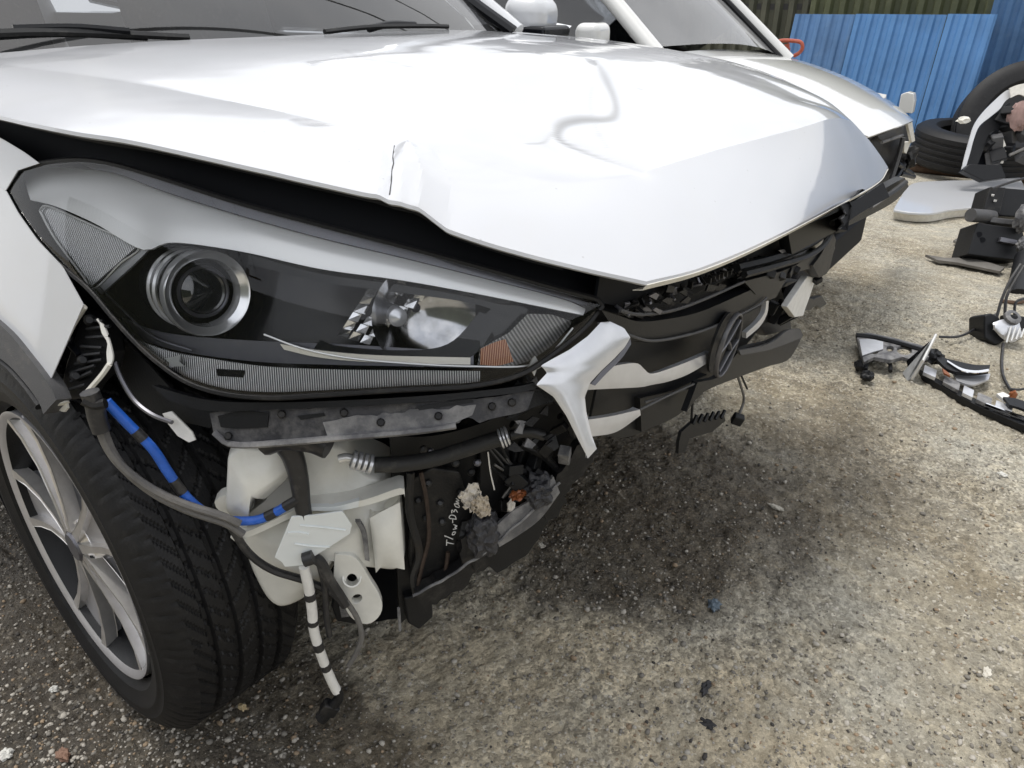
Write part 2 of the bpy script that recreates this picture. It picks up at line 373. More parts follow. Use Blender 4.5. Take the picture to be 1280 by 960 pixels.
def inside_soft(X, Y, poly, soft):
    """signed distance to a polygon turned into a soft 0..1 mask"""
    P = np.array(poly); ins = np.zeros(X.shape, bool); D = np.full(X.shape, 1e9)
    for i in range(len(P)):
        a, b = P[i], P[(i + 1) % len(P)]
        c = ((a[1] > Y) != (b[1] > Y)) & (X < (b[0] - a[0]) * (Y - a[1]) / (b[1] - a[1] + 1e-12) + a[0]); ins ^= c
        e = b - a; t = np.clip(((X - a[0]) * e[0] + (Y - a[1]) * e[1]) / (e @ e), 0, 1)
        D = np.minimum(D, np.hypot(X - a[0] - t * e[0], Y - a[1] - t * e[1]))
    return np.clip(np.where(ins, D, -D) / soft + 0.5, 0, 1)
def gp(pts): return [at(p[0], p[1], z=0)[:2] for p in pts]
def lines(lo, hi, step, far, grow=1.12):
    a = list(np.arange(lo, hi, step)); s = step; p = a[-1]
    while p < far: s *= grow; p += s; a.append(p)
    s = step; p = a[0]
    while p > -far: s *= grow; p -= s; a.insert(0, p)
    return np.array(a)
gx = lines(-0.25, 1.55, 0.0062, 70); gy = lines(-1.05, 2.0, 0.0062, 70)
X, Y = np.meshgrid(gx, gy, indexing='ij')
near = np.exp(-np.clip(np.hypot(X - 0.7, Y - 0.2) - 2.0, 0, 99) * 0.8)
rough_l = fbm(X, Y, 1.3, 3, 5)
Z = (fbm(X, Y, 38, 4, 11, 0.62) - 0.5) * 0.022 * (0.40 + rough_l) + (fbm(X, Y, 4, 3, 21) - 0.5) * 0.014 - np.clip(0.035 - np.abs(fbm(X, Y * 0.6, 14, 3, 91) - 0.5), 0, 1) * 0.09
pits = np.clip(fbm(X, Y, 70, 2, 31) - 0.66, 0, 1) * 0.03
Z = (Z - pits) * near
wob = (fbm(X, Y, 9, 4, 41) - 0.5) * 0.22; wob2 = (fbm(X, Y, 9, 4, 47) - 0.5) * 0.22
wet = inside_soft(X + wob, Y + wob2, gp([(540, 600), (620, 715), (720, 748), (800, 762), (900, 752), (975, 715), (1020, 650), (1000, 590), (900, 540), (760, 520), (640, 580)]), 0.14)
wet = np.maximum(wet, 0.45 * inside_soft(X + wob, Y + wob2, gp([(900, 560), (1000, 660), (1130, 680), (1180, 600), (1120, 530), (1000, 510)]), 0.25))
wet2 = inside_soft(X + wob * 0.6, Y + wob2 * 0.6, gp([(-400, 700), (-200, 1400), (560, 1100), (545, 930), (470, 870), (380, 820), (340, 700), (100, 600)]), 0.06)
stn = np.maximum(wet, 0.92 * wet2)
gravel = inside_soft(X + wob, Y + wob2, gp([(-500, 500), (-300, 1500), (350, 1300), (300, 960), (170, 800), (60, 620)]), 0.3)
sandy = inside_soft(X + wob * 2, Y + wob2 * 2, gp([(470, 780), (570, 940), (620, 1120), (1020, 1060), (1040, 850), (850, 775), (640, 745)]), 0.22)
nx, ny = X.shape; idx = np.arange(nx * ny).reshape(nx, ny)
fq = np.stack([idx[:-1, :-1], idx[1:, :-1], idx[1:, 1:], idx[:-1, 1:]], -1).reshape(-1, 4)
gm = bpy.data.meshes.new('ground')
gm.vertices.add(nx * ny); gm.vertices.foreach_set('co', np.stack([X, Y, Z], -1).astype(np.float32).ravel())
gm.loops.add(fq.size); gm.loops.foreach_set('vertex_index', fq.astype(np.int32).ravel())
gm.polygons.add(len(fq)); gm.polygons.foreach_set('loop_start', np.arange(0, fq.size, 4, dtype=np.int32)); gm.polygons.foreach_set('loop_total', np.full(len(fq), 4, np.int32))
gm.update(); gm.polygons.foreach_set('use_smooth', np.ones(len(fq), bool))
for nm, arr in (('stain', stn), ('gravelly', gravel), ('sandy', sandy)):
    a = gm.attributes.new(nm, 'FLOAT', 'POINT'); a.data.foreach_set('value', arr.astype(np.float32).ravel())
ground = bpy.data.objects.new('ground', gm); link(ground); tag(ground, kind='structure')
def ground_mat():
    m, t, b = new_mat('worn_concrete_yard'); L = t.links.new; co = t.nodes.new('ShaderNodeTexCoord')
    def noise(s, d=6, r=0.6, st=None):
        n = t.nodes.new('ShaderNodeTexNoise'); n.inputs['Scale'].default_value = s; n.inputs['Detail'].default_value = d; n.inputs['Roughness'].default_value = r
        if st:
            mp = t.nodes.new('ShaderNodeMapping'); mp.inputs['Scale'].default_value = st; mp.inputs['Rotation'].default_value = (0, 0, R(-35)); L(co.outputs['Object'], mp.inputs[0]); L(mp.outputs[0], n.inputs['Vector'])
        else: L(co.outputs['Object'], n.inputs['Vector'])
        return n.outputs['Fac']
    def mr(src, a, c, o0=0.0, o1=1.0):
        r = t.nodes.new('ShaderNodeMapRange'); r.inputs[1].default_value = a; r.inputs[2].default_value = c; r.inputs[3].default_value = o0; r.inputs[4].default_value = o1; L(src, r.inputs[0]); return r.outputs[0]
    def mix(f, a, c, mode='MIX'):
        k = t.nodes.new('ShaderNodeMixRGB'); k.blend_type = mode
        for s, v in ((0, f), (1, a), (2, c)):
            if isinstance(v, (tuple, float, int)): k.inputs[s].default_value = v if isinstance(v, (float, int)) else (*v, 1)
            else: L(v, k.inputs[s])
        return k.outputs[0]
    def mul(a, c):
        k = t.nodes.new('ShaderNodeMath'); k.operation = 'MULTIPLY'
        for s, v in ((0, a), (1, c)):
            if isinstance(v, (float, int)): k.inputs[s].default_value = v
            else: L(v, k.inputs[s])
        return k.outputs[0]
    def attr(n):
        a = t.nodes.new('ShaderNodeAttribute'); a.attribute_name = n; return a.outputs['Fac']
    c = mix(mr(noise(1.6, 5), 0.40, 0.60), (0.205, 0.178, 0.132), (0.30, 0.285, 0.245))
    c = mix(mr(noise(7, 6, 0.65, (1, 2.6, 1)), 0.48, 0.72), c, (0.36, 0.325, 0.255))
    c = mix(mul(mr(noise(5, 6, 0.7), 0.52, 0.72), 0.55), c, (0.20, 0.20, 0.185))
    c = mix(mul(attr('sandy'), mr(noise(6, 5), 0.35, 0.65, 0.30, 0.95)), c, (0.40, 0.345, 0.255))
    c = mix(mul(attr('gravelly'), 0.8), c, (0.105, 0.095, 0.085))
    v1 = t.nodes.new('ShaderNodeTexVoronoi'); v1.inputs['Scale'].default_value = 62; L(co.outputs['Object'], v1.inputs['Vector'])
    v2 = t.nodes.new('ShaderNodeTexVoronoi'); v2.inputs['Scale'].default_value = 170; L(co.outputs['Object'], v2.inputs['Vector'])
    sep = t.nodes.new('ShaderNodeSeparateColor'); L(v1.outputs['Color'], sep.inputs[0])
    sep2 = t.nodes.new('ShaderNodeSeparateColor'); L(v2.outputs['Color'], sep2.inputs[0])
    gk = mr(noise(1.9, 5, 0.6), 0.40, 0.62, 0.26, 0.62)
    c = mix(mul(gk, 0.8), c, mr(sep.outputs[0], 0, 1, 0.45, 1.5), 'MULTIPLY')
    c = mix(gk, c, mr(sep2.outputs[1], 0, 1, 0.35, 1.6), 'MULTIPLY')
    c = mix(mul(mr(sep2.outputs[0], 0.90, 0.97), 0.55), c, (0.55, 0.52, 0.46))
    fine = noise(420, 5, 0.7)
    c = mix(0.45, c, mr(fine, 0.3, 0.7, 0.55, 1.45), 'MULTIPLY')
    dk = mr(noise(30, 7, 0.72, (1, 1.8, 1)), 0.55, 0.66)
    c = mix(mul(mul(dk, gk), 0.9), c, (0.085, 0.072, 0.055))
    lt = mr(noise(22, 7, 0.72, (1, 1.7, 1)), 0.58, 0.70)
    c = mix(mul(lt, 0.5), c, (0.46, 0.42, 0.34))
    s = attr('stain'); sm = mul(s, mr(noise(16, 6, 0.65), 0.3, 0.55, 0.72, 1.0))
    c = mix(mul(sm, 0.88), c, mix(1.0, c, (0.16, 0.13, 0.095), 'MULTIPLY'))
    c = mix(1.0, c, (1.46, 1.44, 1.38), 'MULTIPLY')
    L(c, b.inputs['Base Color'])
    rr = mix(sm, mr(noise(60, 4), 0.3, 0.7, 0.8, 0.95), mr(noise(50, 4), 0.35, 0.65, 0.18, 0.5)); L(rr, b.inputs['Roughness'])
    h1 = mr(v1.outputs['Distance'], 0, 0.6, 1, 0); h2 = mr(v2.outputs['Distance'], 0, 0.6, 1, 0)
    hs = t.nodes.new('ShaderNodeMath'); hs.operation = 'MULTIPLY_ADD'; hs.inputs[1].default_value = 0.45; L(h2, hs.inputs[0]); L(h1, hs.inputs[2])
    h3 = t.nodes.new('ShaderNodeMath'); h3.operation = 'MULTIPLY_ADD'; h3.inputs[1].default_value = 0.9; L(fine, h3.inputs[0]); L(hs.outputs[0], h3.inputs[2])
    bp = t.nodes.new('ShaderNodeBump'); bp.inputs['Strength'].default_value = 1.0; bp.inputs['Distance'].default_value = 0.0045; L(h3.outputs[0], bp.inputs['Height']); L(bp.outputs[0], b.inputs['Normal'])
    return m
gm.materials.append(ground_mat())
def zground(x, y):
    i = int(np.clip(np.searchsorted(gx, x), 0, nx - 1)); j = int(np.clip(np.searchsorted(gy, y), 0, ny - 1)); return float(Z[i, j])

# ================================================================== the damaged SUV (x forward, y to its left, z up)
suv = empty('damaged_suv', (0, 0, 0))
tag(suv, 'white SUV with its front bumper torn off, buckled bonnet and cracked headlight', 'car')

# ---- hood: plan outline from edge curves, height from a thin plate through measured points
E_r = [(-0.32, -0.80, 1.062)] + [tuple(at(*p, y=y)) for p, y in [((-120, 112), -.852), ((0, 145), -.838), ((84, 163), -.823), ((160, 175), -.80), ((250, 195), -.77), ((440, 238), -.70), ((482, 246), -.685), ((522, 271), -.663), ((600, 300), -.63), ((700, 328), -.575), ((808, 352), -.50)]]
E_f = [E_r[-1]] + [tuple(at(*p, x=x)) for p, x in [((880, 333), .822), ((960, 299), .838), ((1050, 253), .838), ((1098, 226), .827)]] + [tuple(at(1110, 209, x=.818))]
E_l = [(-0.32, .80, 1.055), (0, .83, 1.035), (.25, .80, 1.012), (.45, .77, .982), (.6, .715, .945), (.72, .665, .893), E_f[-1]]
E_b = [E_r[0], (-.27, -.62, 1.082), (-.22, -.3, 1.082), (-.2, 0, 1.082), (-.22, .3, 1.08), (-.27, .62, 1.07), E_l[0]]
K_r = [tuple(at(*p, z=z)) for p, z in [((0, 80), 1.062), ((120, 96), 1.05), ((230, 115), 1.035), ((330, 135), 1.022), ((400, 150), 1.012), ((495, 176), .998), ((560, 195), .984), ((640, 218), .965), ((720, 230), .950), ((805, 214), .955), ((900, 186), .961), ((1000, 160), .962), ((1045, 147), .958)]]
K_l = [(-.2, .70, 1.066), (.1, .66, 1.05), (.3, .62, 1.04), (.45, .60, 1.016), (.6, .52, .985), (.70, .42, .965)]
Cn = [(.0, 0, 1.079), (.2, 0, 1.066), (.4, 0, 1.046), (.55, 0, 1.02), (.68, 0, .99), (.0, -.35, 1.075), (.25, -.35, 1.052), (.45, -.33, 1.022), (.6, -.25, .995), (0, .35, 1.075), (.25, .35, 1.06), (.45, .33, 1.034), (.62, .25, .995)]
CP = np.array(E_r + E_f[1:] + E_l[:-1] + E_b[1:-1] + K_r + K_l + Cn)
def tps(P, lam=2e-5):
    n = len(P); d = np.linalg.norm(P[:, None, :2] - P[None, :, :2], axis=2); K = np.where(d > 0, d * d * np.log(d + 1e-12), 0) + lam * np.eye(n)
    Q = np.c_[np.ones(n), P[:, :2]]; A = np.block([[K, Q], [Q.T, np.zeros((3, 3))]]); w = np.linalg.solve(A, np.r_[P[:, 2], 0, 0, 0])
    def f(x, y):
        x = np.asarray(x, float); y = np.asarray(y, float); r = np.hypot(x[..., None] - P[:, 0], y[..., None] - P[:, 1])
        return (np.where(r > 0, r * r * np.log(r + 1e-12), 0) @ w[:n]) + w[n] + w[n + 1] * x + w[n + 2] * y
    return f
hoodz = tps(CP)
def on_hood(px, py): return hit(px, py, lambda p: p[2] - float(hoodz(p[0], p[1])), 0.35, 3.0, 200)
NU, NV, NB = 300, 150, 40
Kc = tuple(at(765, 225, z=.951)); KcL = (.765, .42, .935)
K_right = [(-.295, -.705, 1.070)] + [tuple(at(*p, z=z)) for p, z in [((0, 80), 1.063), ((120, 96), 1.051), ((230, 115), 1.037), ((400, 150), 1.013), ((495, 176), .998), ((560, 195), .984), ((640, 218), .965), ((705, 229), .953)]] + [Kc]
K_front = [Kc] + [tuple(at(*p, z=z)) for p, z in [((820, 210), .956), ((900, 186), .960), ((1000, 160), .961), ((1042, 148), .956)]] + [KcL]
K_left = [(-.295, .705, 1.062), (-.1, .69, 1.056), (.1, .66, 1.048), (.3, .62, 1.034), (.45, .58, 1.016), (.6, .52, .988), (.70, .47, .962), KcL]
E_bk = [K_right[0], (-.25, -.5, 1.080), (-.21, -.25, 1.083), (-.2, 0, 1.083), (-.21, .25, 1.082), (-.25, .5, 1.075), K_left[0]]
topz = tps(np.array(K_right + K_front[1:] + K_left[:-1] + E_bk[1:-1] + Cn[:5] + [(.1, -.35, 1.064), (.4, -.33, 1.030), (.1, .35, 1.066), (.4, .33, 1.040)]), 4e-4)
kr, kl, kb, kf = spl(K_right, NU), spl(K_left, NU), spl(E_bk, NV), spl(K_front, NV)
u = np.linspace(0, 1, NU)[:, None, None]; v = np.linspace(0, 1, NV)[None, :, None]
C3 = (1 - v) * kr[:, None] + v * kl[:, None] + (1 - u) * kb[None] + u * kf[None] - ((1 - u) * (1 - v) * kr[0] + u * (1 - v) * kr[-1] + (1 - u) * v * kl[0] + u * v * kl[-1])
TZ = topz(C3[..., 0], C3[..., 1]); wgt = np.clip(np.minimum(np.minimum(u, 1 - u), np.minimum(v, 1 - v))[..., 0] * 8, 0, 1); wgt = wgt * wgt * (3 - 2 * wgt)
C3[..., 2] = C3[..., 2] * (1 - wgt) + TZ * wgt
def band(K, E, n):
    k_, e_ = spl(K, n), spl(E, n); t = np.linspace(0, 1, NB)[None, :, None]; P = k_[:, None] * (1 - t) + e_[:, None] * t
    P[..., 2] += 0.005 * np.sin(math.pi * t[..., 0]) ; return P
HG = [C3, band(K_right, E_r, NU), band(K_front, E_f, NV), band(K_left, E_l, NU)]
def seg_dist(XY, pl):
    D = np.full(XY.shape[:-1], 1e9); S = np.zeros(XY.shape[:-1]); tot = 0
    P = np.array(pl); L = np.linalg.norm(np.diff(P, axis=0), axis=1)
    for i in range(len(P) - 1):
        e = P[i + 1] - P[i]; t = np.clip(((XY - P[i]) @ e) / (e @ e), 0, 1); d = np.linalg.norm(XY - P[i] - t[..., None] * e, axis=-1)
        S = np.where(d < D, (tot + t * L[i]) / L.sum(), S); D = np.minimum(D, d); tot += L[i]
    return D, S
from mathutils.bvhtree import BVHTree
_v, _f = [], []
for P in HG:
    k = len(_v); vv, ff = g_grid(P, 0.0, towards=(0, 0, 9)); _v += vv; _f += [tuple(int(i) + k for i in q4) for q4 in ff]
_bv = BVHTree.FromPolygons([Vector(p) for p in _v], _f)
def on_hood(px, py):
    h = _bv.ray_cast(Vector(CAM), Vector(ray(px, py)))[0]
    return np.array(h) if h is not None else at(px, py, z=1.0)
ridge = [on_hood(*p)[:2] for p in [(506, 173), (518, 195), (529, 228), (524, 268)]]
crk = [on_hood(*p)[:2] for p in [(494, 180), (490, 200), (488, 222), (486, 244)]]
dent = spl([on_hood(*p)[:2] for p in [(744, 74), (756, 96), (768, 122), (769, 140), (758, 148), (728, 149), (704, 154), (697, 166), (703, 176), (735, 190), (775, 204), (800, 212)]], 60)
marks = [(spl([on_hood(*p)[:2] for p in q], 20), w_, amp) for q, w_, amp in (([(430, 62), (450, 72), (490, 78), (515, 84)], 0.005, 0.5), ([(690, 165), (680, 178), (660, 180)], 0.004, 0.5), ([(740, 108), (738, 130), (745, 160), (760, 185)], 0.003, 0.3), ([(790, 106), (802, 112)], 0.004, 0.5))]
v_, f_, reflection_marks = [], [], []
for P in HG:
    q = P[..., :2]
    P[..., 2] += (fbm(q[..., 0] + 5, q[..., 1] + 5, 7, 3, 61) - 0.5) * 0.0022 * np.clip((q[..., 0] + 0.1) * 3, 0, 1)
    D, S = seg_dist(q, ridge); P[..., 2] += 0.012 * np.clip(1 - D / 0.030, 0, 1) * np.clip(0.3 + S * 1.3, 0, 1)
    D, S = seg_dist(q, crk); P[..., 2] -= 0.004 * np.clip(1 - D / 0.012, 0, 1)
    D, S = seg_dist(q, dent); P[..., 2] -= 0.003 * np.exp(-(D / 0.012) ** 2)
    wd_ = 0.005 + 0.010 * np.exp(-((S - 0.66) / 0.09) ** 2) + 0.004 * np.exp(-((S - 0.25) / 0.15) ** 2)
    sm = np.clip(1.3 - D / wd_, 0, 1) * 0.75 * np.clip((1.0 - S) * 6, 0.2, 1)  # dark reflection in the dent, painted as grey into the hood colour
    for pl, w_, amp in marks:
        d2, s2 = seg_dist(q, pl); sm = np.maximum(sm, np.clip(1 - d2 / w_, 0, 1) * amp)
    k = len(v_); vv, ff = g_grid(P, 0.0, towards=(0, 0, 9)); v_ += vv; f_ += [tuple(i + k for i in q4) for q4 in ff]; reflection_marks.append(sm.ravel())
reflection_marks = np.concatenate(reflection_marks); k0 = len(v_)
# folded lip all round the edge
lip = [HG[1][i, -1] for i in range(NU)] + [HG[2][j, -1] for j in range(1, NV)] + [HG[3][i, -1] for i in range(NU - 2, -1, -1)]
ctr = np.array([0.2, 0, 0]); n_ = len(lip); v_ = v_ + [p.copy() for p in lip]
for dz, inn in ((0.004, -0.001), (0.007, 0.004), (0.005, 0.03)):
    for p in lip:
        q = p.copy(); d = ctr - p; d[2] = 0; d /= np.linalg.norm(d); q += d * inn; q[2] -= dz; v_.append(q)
for k in range(3):
    for i in range(n_ - 1): f_.append((k0 + k * n_ + i, k0 + k * n_ + i + 1, k0 + (k + 1) * n_ + i + 1, k0 + (k + 1) * n_ + i))
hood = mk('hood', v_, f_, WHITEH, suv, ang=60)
sa = hood.data.attributes.new('reflection_marks', 'FLOAT', 'POINT'); sv = np.zeros(len(v_), np.float32); sv[:k0] = reflection_marks; sa.data.foreach_set('value', sv)
bm = bmesh.new(); bm.from_mesh(hood.data); bmesh.ops.remove_doubles(bm, verts=bm.verts, dist=2e-5); bmesh.ops.recalc_face_normals(bm, faces=bm.faces)
if sum(f.normal.z * f.calc_area() for f in bm.faces) < 0: bmesh.ops.reverse_faces(bm, faces=bm.faces)
bm.to_mesh(hood.data); bm.free()
hood.data.set_sharp_from_angle(angle=R(9))
HP = np.concatenate([HG[1][:, ::-1], C3[:, 1:], HG[3][:, 1:]], axis=1)
fl_ = spl(E_f, 60)
Pf = np.array([[p + np.array([0.001, 0, -0.003]), p + np.array([-0.004, 0, -0.010]), p + np.array([-0.016, 0, -0.013])] for p in fl_]); v_, f_ = g_grid(Pf, 0.0012); mk('hood_lip', v_, f_, PRIMER, hood)
# inner skin of the hood, black
Pin = HP[:280:6, ::6].copy(); Pin = Pin + (np.array([0.2, 0, 0]) - Pin) * np.array([0.03, 0.035, 0]) - np.array([0, 0, 0.014])
v_, f_ = g_grid(Pin, 0.004, towards=(0, 0, 9)); mk('hood_inner_panel', v_, f_, NAVY, hood)
_bv = BVHTree.FromPolygons([v.co.copy() for v in hood.data.vertices], [tuple(p.vertices) for p in hood.data.polygons])
tube('crack', spl([on_hood(*p) + (CAM - on_hood(*p)) * 0.0012 for p in [(493, 182), (491, 197), (492, 203), (490, 212), (489, 228), (487, 243)]], 20), 0.0006, DARKM, hood, 5)

# ---- black sheet standing in for the shadowed gap between hood and headlight
patch('gap_shade_sheet', [(-140, 110), (0, 132), (60, 155), (110, 150), (250, 180), (440, 222), (520, 248), (600, 282), (700, 310), (815, 335)],
      [(-140, 160), (0, 190), (55, 212), (120, 215), (220, 238), (400, 290), (500, 314), (600, 344), (700, 372), (772, 392)], body(0.055), NAVY, suv, 40, 6, 0.004)
patch('upper_grille_cover', [(750, 345), (790, 338), (880, 318), (960, 284), (1040, 248), (1078, 236)],
      [(745, 376), (775, 384), (800, 388), (850, 376), (900, 352), (985, 322)], grl(0.02), NAVY, suv, 30, 6, 0.004)

# ---- right front fender
g_ = G(); sf = body(-0.004)
f0 = [(-260, 70), (-120, 118), (0, 172), (30, 190), (49, 204)]; f1 = [(-260, 110), (-120, 155), (-5, 200), (10, 207), (22, 213)]; f2 = [(-260, 150), (-120, 190), (-15, 228), (0, 234), (7, 238)]
f3 = f2 + [(22, 266), (46, 300), (78, 334), (104, 381)]; f4 = [(-260, 270), (-150, 310), (-70, 352), (-30, 380), (0, 404), (14, 418), (26, 432), (36, 445), (45, 456), (54, 466), (63, 475)]
for A_, B_, n1, n2 in ((f0, f1, 40, 4), (f1, f2, 40, 4), (f3, f4, 80, 14)):
    v_, f_ = g_grid(loft(A_, B_, sf, n1, n2, 0, False), 0.0012); g_.add(v_, f_)
fender = g_.build('front_fender', WHITE, suv)
cable('fender_flange', [(104, 383), (90, 405), (78, 430), (66, 455), (64, 472), (72, 485), (80, 505)], body(0.004), [0.005] * 30 + [0.007] * 10, PRIMER, fender, 40, 8)
patch('fender_corner', [(62, 478), (70, 484), (80, 495), (84, 510)], [(64, 492), (68, 505), (74, 513), (80, 515)], body(0.006), PRIMER, fender, 10, 4, 0.003)
patch('wheel_arch_cladding', [(-260, 272), (-150, 312), (-70, 354), (0, 406), (36, 447), (62, 482), (70, 500)],
      [(-260, 330), (-150, 366), (-70, 404), (0, 448), (28, 475), (48, 502), (54, 518)], body(-0.012), CLAD, suv, 40, 6, 0.02)
cable('cladding_edge', [(-150, 368), (-70, 407), (0, 452), (28, 479), (50, 508)], body(-0.006), 0.006, BLACK, suv, 30, 8)
# torn fender bracket and clips behind the fender edge
fb = plate('fender_bracket', [(104, 388), (118, 396), (133, 410), (140, 440), (134, 462), (118, 478), (104, 498), (88, 500), (76, 490), (80, 462), (90, 430), (98, 405)], body(0.02), 0.02, BLACK, suv, 0.003)
rgb_ = random.Random(3)
for k in range(9):
    a = (84 + 4 * k + rgb_.uniform(-4, 4), 488 - 11 * k); b = (a[0] + rgb_.uniform(14, 34), a[1] + rgb_.uniform(-14, 4))
    cable('rib', [a, b], body(0.010), 0.0022, BLACK, fb, 4, 5)
for q in [(84, 424), (66, 463), (100, 388), (112, 400), (104, 450), (95, 470)]:
    v_, f_ = g_lathe(body(0.012)(*q), CAM - body(0)(*q), [(0.012, 0), (0.012, 0.004), (0.006, 0.007), (-0.01, 0.007)], 12); mk('clip', v_, f_, BLACK, fb)
patch('torn_paint_edge', [(121, 398), (130, 408), (136, 424), (141, 445), (139, 455)], [(124, 402), (127, 416), (134, 428), (133, 440), (134, 455)], body(0.008), WTAPE, fb, 12, 4, 0.002)
cable('torn_strip', [(137, 455), (128, 468), (116, 482), (108, 492), (112, 498)], body(0.008), 0.0035, PRIMER, fb, 16, 6)
# inner wheel-house liner: black shell above and behind the tyre
Pl = np.zeros((26, 8, 3))
for i in range(26):
    a = R(62) + R(150) * i / 25
    for j in range(8): Pl[i, j] = (0.0 + 0.43 * math.cos(a), -0.87 + 0.42 * j / 7, 0.37 + 0.43 * math.sin(a))
v_, f_ = g_grid(Pl, 0.004, towards=(0, -0.7, 0.36)); mk('wheel_house_liner', v_, f_, NAVY, suv)

# ---- headlight
hl = empty('headlight', (0, 0, 0)); hl.parent = suv
HT = [(8, 240), (14, 222), (30, 210), (60, 203), (100, 200), (140, 205), (200, 222), (300, 254), (400, 281), (500, 307), (600, 334), (700, 362), (745, 374), (753, 382)]
HB = [(8, 240), (22, 265), (45, 298), (75, 330), (110, 360), (140, 395), (170, 428), (200, 455), (235, 478), (280, 492), (340, 497), (410, 493), (500, 487), (590, 482), (650, 468), (690, 443), (730, 410), (753, 382)]
patch('lens', HT, HB, body(0.0), LENS, hl, 90, 24, 0.0, bulge=0.012)
# housing bowl
nuh = 70; a_, b_ = spl(HT, nuh), spl(HB, nuh); Ph = np.zeros((nuh, 13, 3)); offs = [0.002, 0.06, 0.10, 0.112, 0.118, 0.115, 0.11, 0.10, 0.09, 0.075, 0.05, 0.025, 0.002]; ts = [0, 0.012, 0.03, 0.10, 0.28, 0.4, 0.52, 0.64, 0.76, 0.86, 0.93, 0.98, 1]
bs_ = {o: body(o) for o in set(offs)}
for i in range(nuh):
    e = min(1.0, 6 * min(i, nuh - 1 - i) / nuh + 0.05)
    for j in range(13):
        q = a_[i] * (1 - ts[j]) + b_[i] * ts[j]; p0 = bs_[0.002](q[0], q[1]); p1 = bs_[offs[j]](q[0], q[1]); Ph[i, j] = p0 * (1 - e) + p1 * e
v_, f_ = g_grid(Ph, 0.0); housing = mk('housing', v_, f_, BLACKG, hl)
# rim lines of the lens
cable('lens_rim', HT, body(0.001), 0.0035, BLACK, hl, 90, 6)
cable('lens_rim', HB, body(0.001), 0.0035, BLACKD, hl, 90, 6)
cable('chrome_line', [(13, 243), (26, 266), (48, 298), (78, 330), (108, 358), (135, 388), (165, 420), (205, 452)], body(0.012), 0.0011, SILVER, hl, 50, 5)
cable('chrome_line', [(70, 300), (95, 330), (118, 352), (150, 384), (190, 420), (240, 438)], body(0.03), 0.0012, GUN, hl, 50, 5)
# upper silver blade
BA = spl([(30, 214), (60, 208), (110, 212), (150, 219), (205, 240), (300, 270), (400, 298), (500, 322), (600, 347), (700, 373), (732, 386)], 70)
BB = spl([(38, 250), (70, 258), (120, 280), (178, 312), (215, 303), (300, 314), (400, 336), (500, 350), (590, 366), (660, 380), (729, 394)], 70)
Pb = np.zeros((70, 9, 3)); sb = body(0.014)
for i in range(70):
    p1 = sb(*BB[i]); h = np.linalg.norm(sb(*BA[i]) - p1); st_ = body(0.014 + 0.42 * h); p0 = st_(*BA[i])
    for j in range(9): t = j / 8; Pb[i, j] = p0 * (1 - t) + p1 * t + np.array([0.6, -0.5, 0.3]) * 0.10 * h * math.sin(math.pi * t)
v_, f_ = g_grid(Pb, 0.003); mk('upper_blade', v_, f_, BLADE, hl)
patch('upper_shade', [(100, 204), (140, 209), (200, 226), (300, 258), (400, 285), (500, 311), (600, 338), (700, 366), (735, 378)],
      [(115, 211), (150, 218), (205, 239), (300, 269), (400, 297), (500, 321), (600, 346), (700, 372), (733, 384)], body(0.022), GUN, hl, 50, 4, 0.002)
# side marker
sm_ = patch('side_marker', [(50, 263), (58, 257), (90, 270), (130, 288), (172, 307)], [(52, 270), (66, 292), (86, 320), (104, 344), (114, 358)], body(0.024), RIBS, hl, 20, 8, 0.003, curve=False)
cable('marker_rim', [(50, 264), (58, 257), (90, 270), (130, 288), (174, 308), (150, 330), (118, 361), (104, 346), (86, 322), (66, 294), (50, 264)], body(0.020), 0.0015, SILVER, sm_, 80, 6)
patch('marker_bezel', [(174, 308), (160, 322), (120, 362)], [(186, 312), (168, 330), (126, 368)], body(0.03), SATIN, sm_, 12, 3, 0.003)
# projector
pax = np.array([0.98, -0.14, 0.12]); pax /= np.linalg.norm(pax)
pc = body(0.045)(258, 366); s_ = ((pc - CAM) @ fw) / FPX
pr = empty('projector', tuple(pc)); pr.parent = hl
v_, f_ = g_lathe(pc, pax, [(-0.085, 50 * s_), (-0.004, 50 * s_)], 64); mk('barrel', v_, f_, BLACKG, pr)
v_, f_ = g_lathe(pc, pax, [(-0.003, 55 * s_), (0.006, 54.5 * s_), (0.0085, 53 * s_), (0.0075, 50 * s_), (0.002, 43 * s_), (-0.014, 41 * s_)], 72); mk('chrome_ring', v_, f_, mat('chrome_ring_metal', (0.95, 0.95, 0.96), 0.18, 0.7), pr)
for h in (-0.032, -0.050):
    v_, f_ = g_lathe(pc, pax, [(h - 0.0020, 50 * s_), (h - 0.0010, 53 * s_), (h + 0.0010, 53 * s_), (h + 0.0020, 50 * s_)], 64); mk('chrome_arc', v_, f_, mat('chrome_arc_metal', (0.95, 0.95, 0.96), 0.2, 0.6), pr)
v_, f_ = g_lathe(pc, pax, [(-0.03 + 0.032 * math.cos(a), 41.5 * s_ * math.sin(a)) for a in np.linspace(0.0001, math.pi / 2, 16)], 48)
mk('projector_lens', v_, f_, mat('projector_glass', (0.02, 0.022, 0.025), 0.03, coat=1.0, spec=0.8), pr)
v_, f_ = g_lathe(pc, pax, [(-0.008, 33 * s_), (-0.005, 30 * s_), (-0.008, 27 * s_)], 40); mk('lens_collar', v_, f_, GUN, pr)
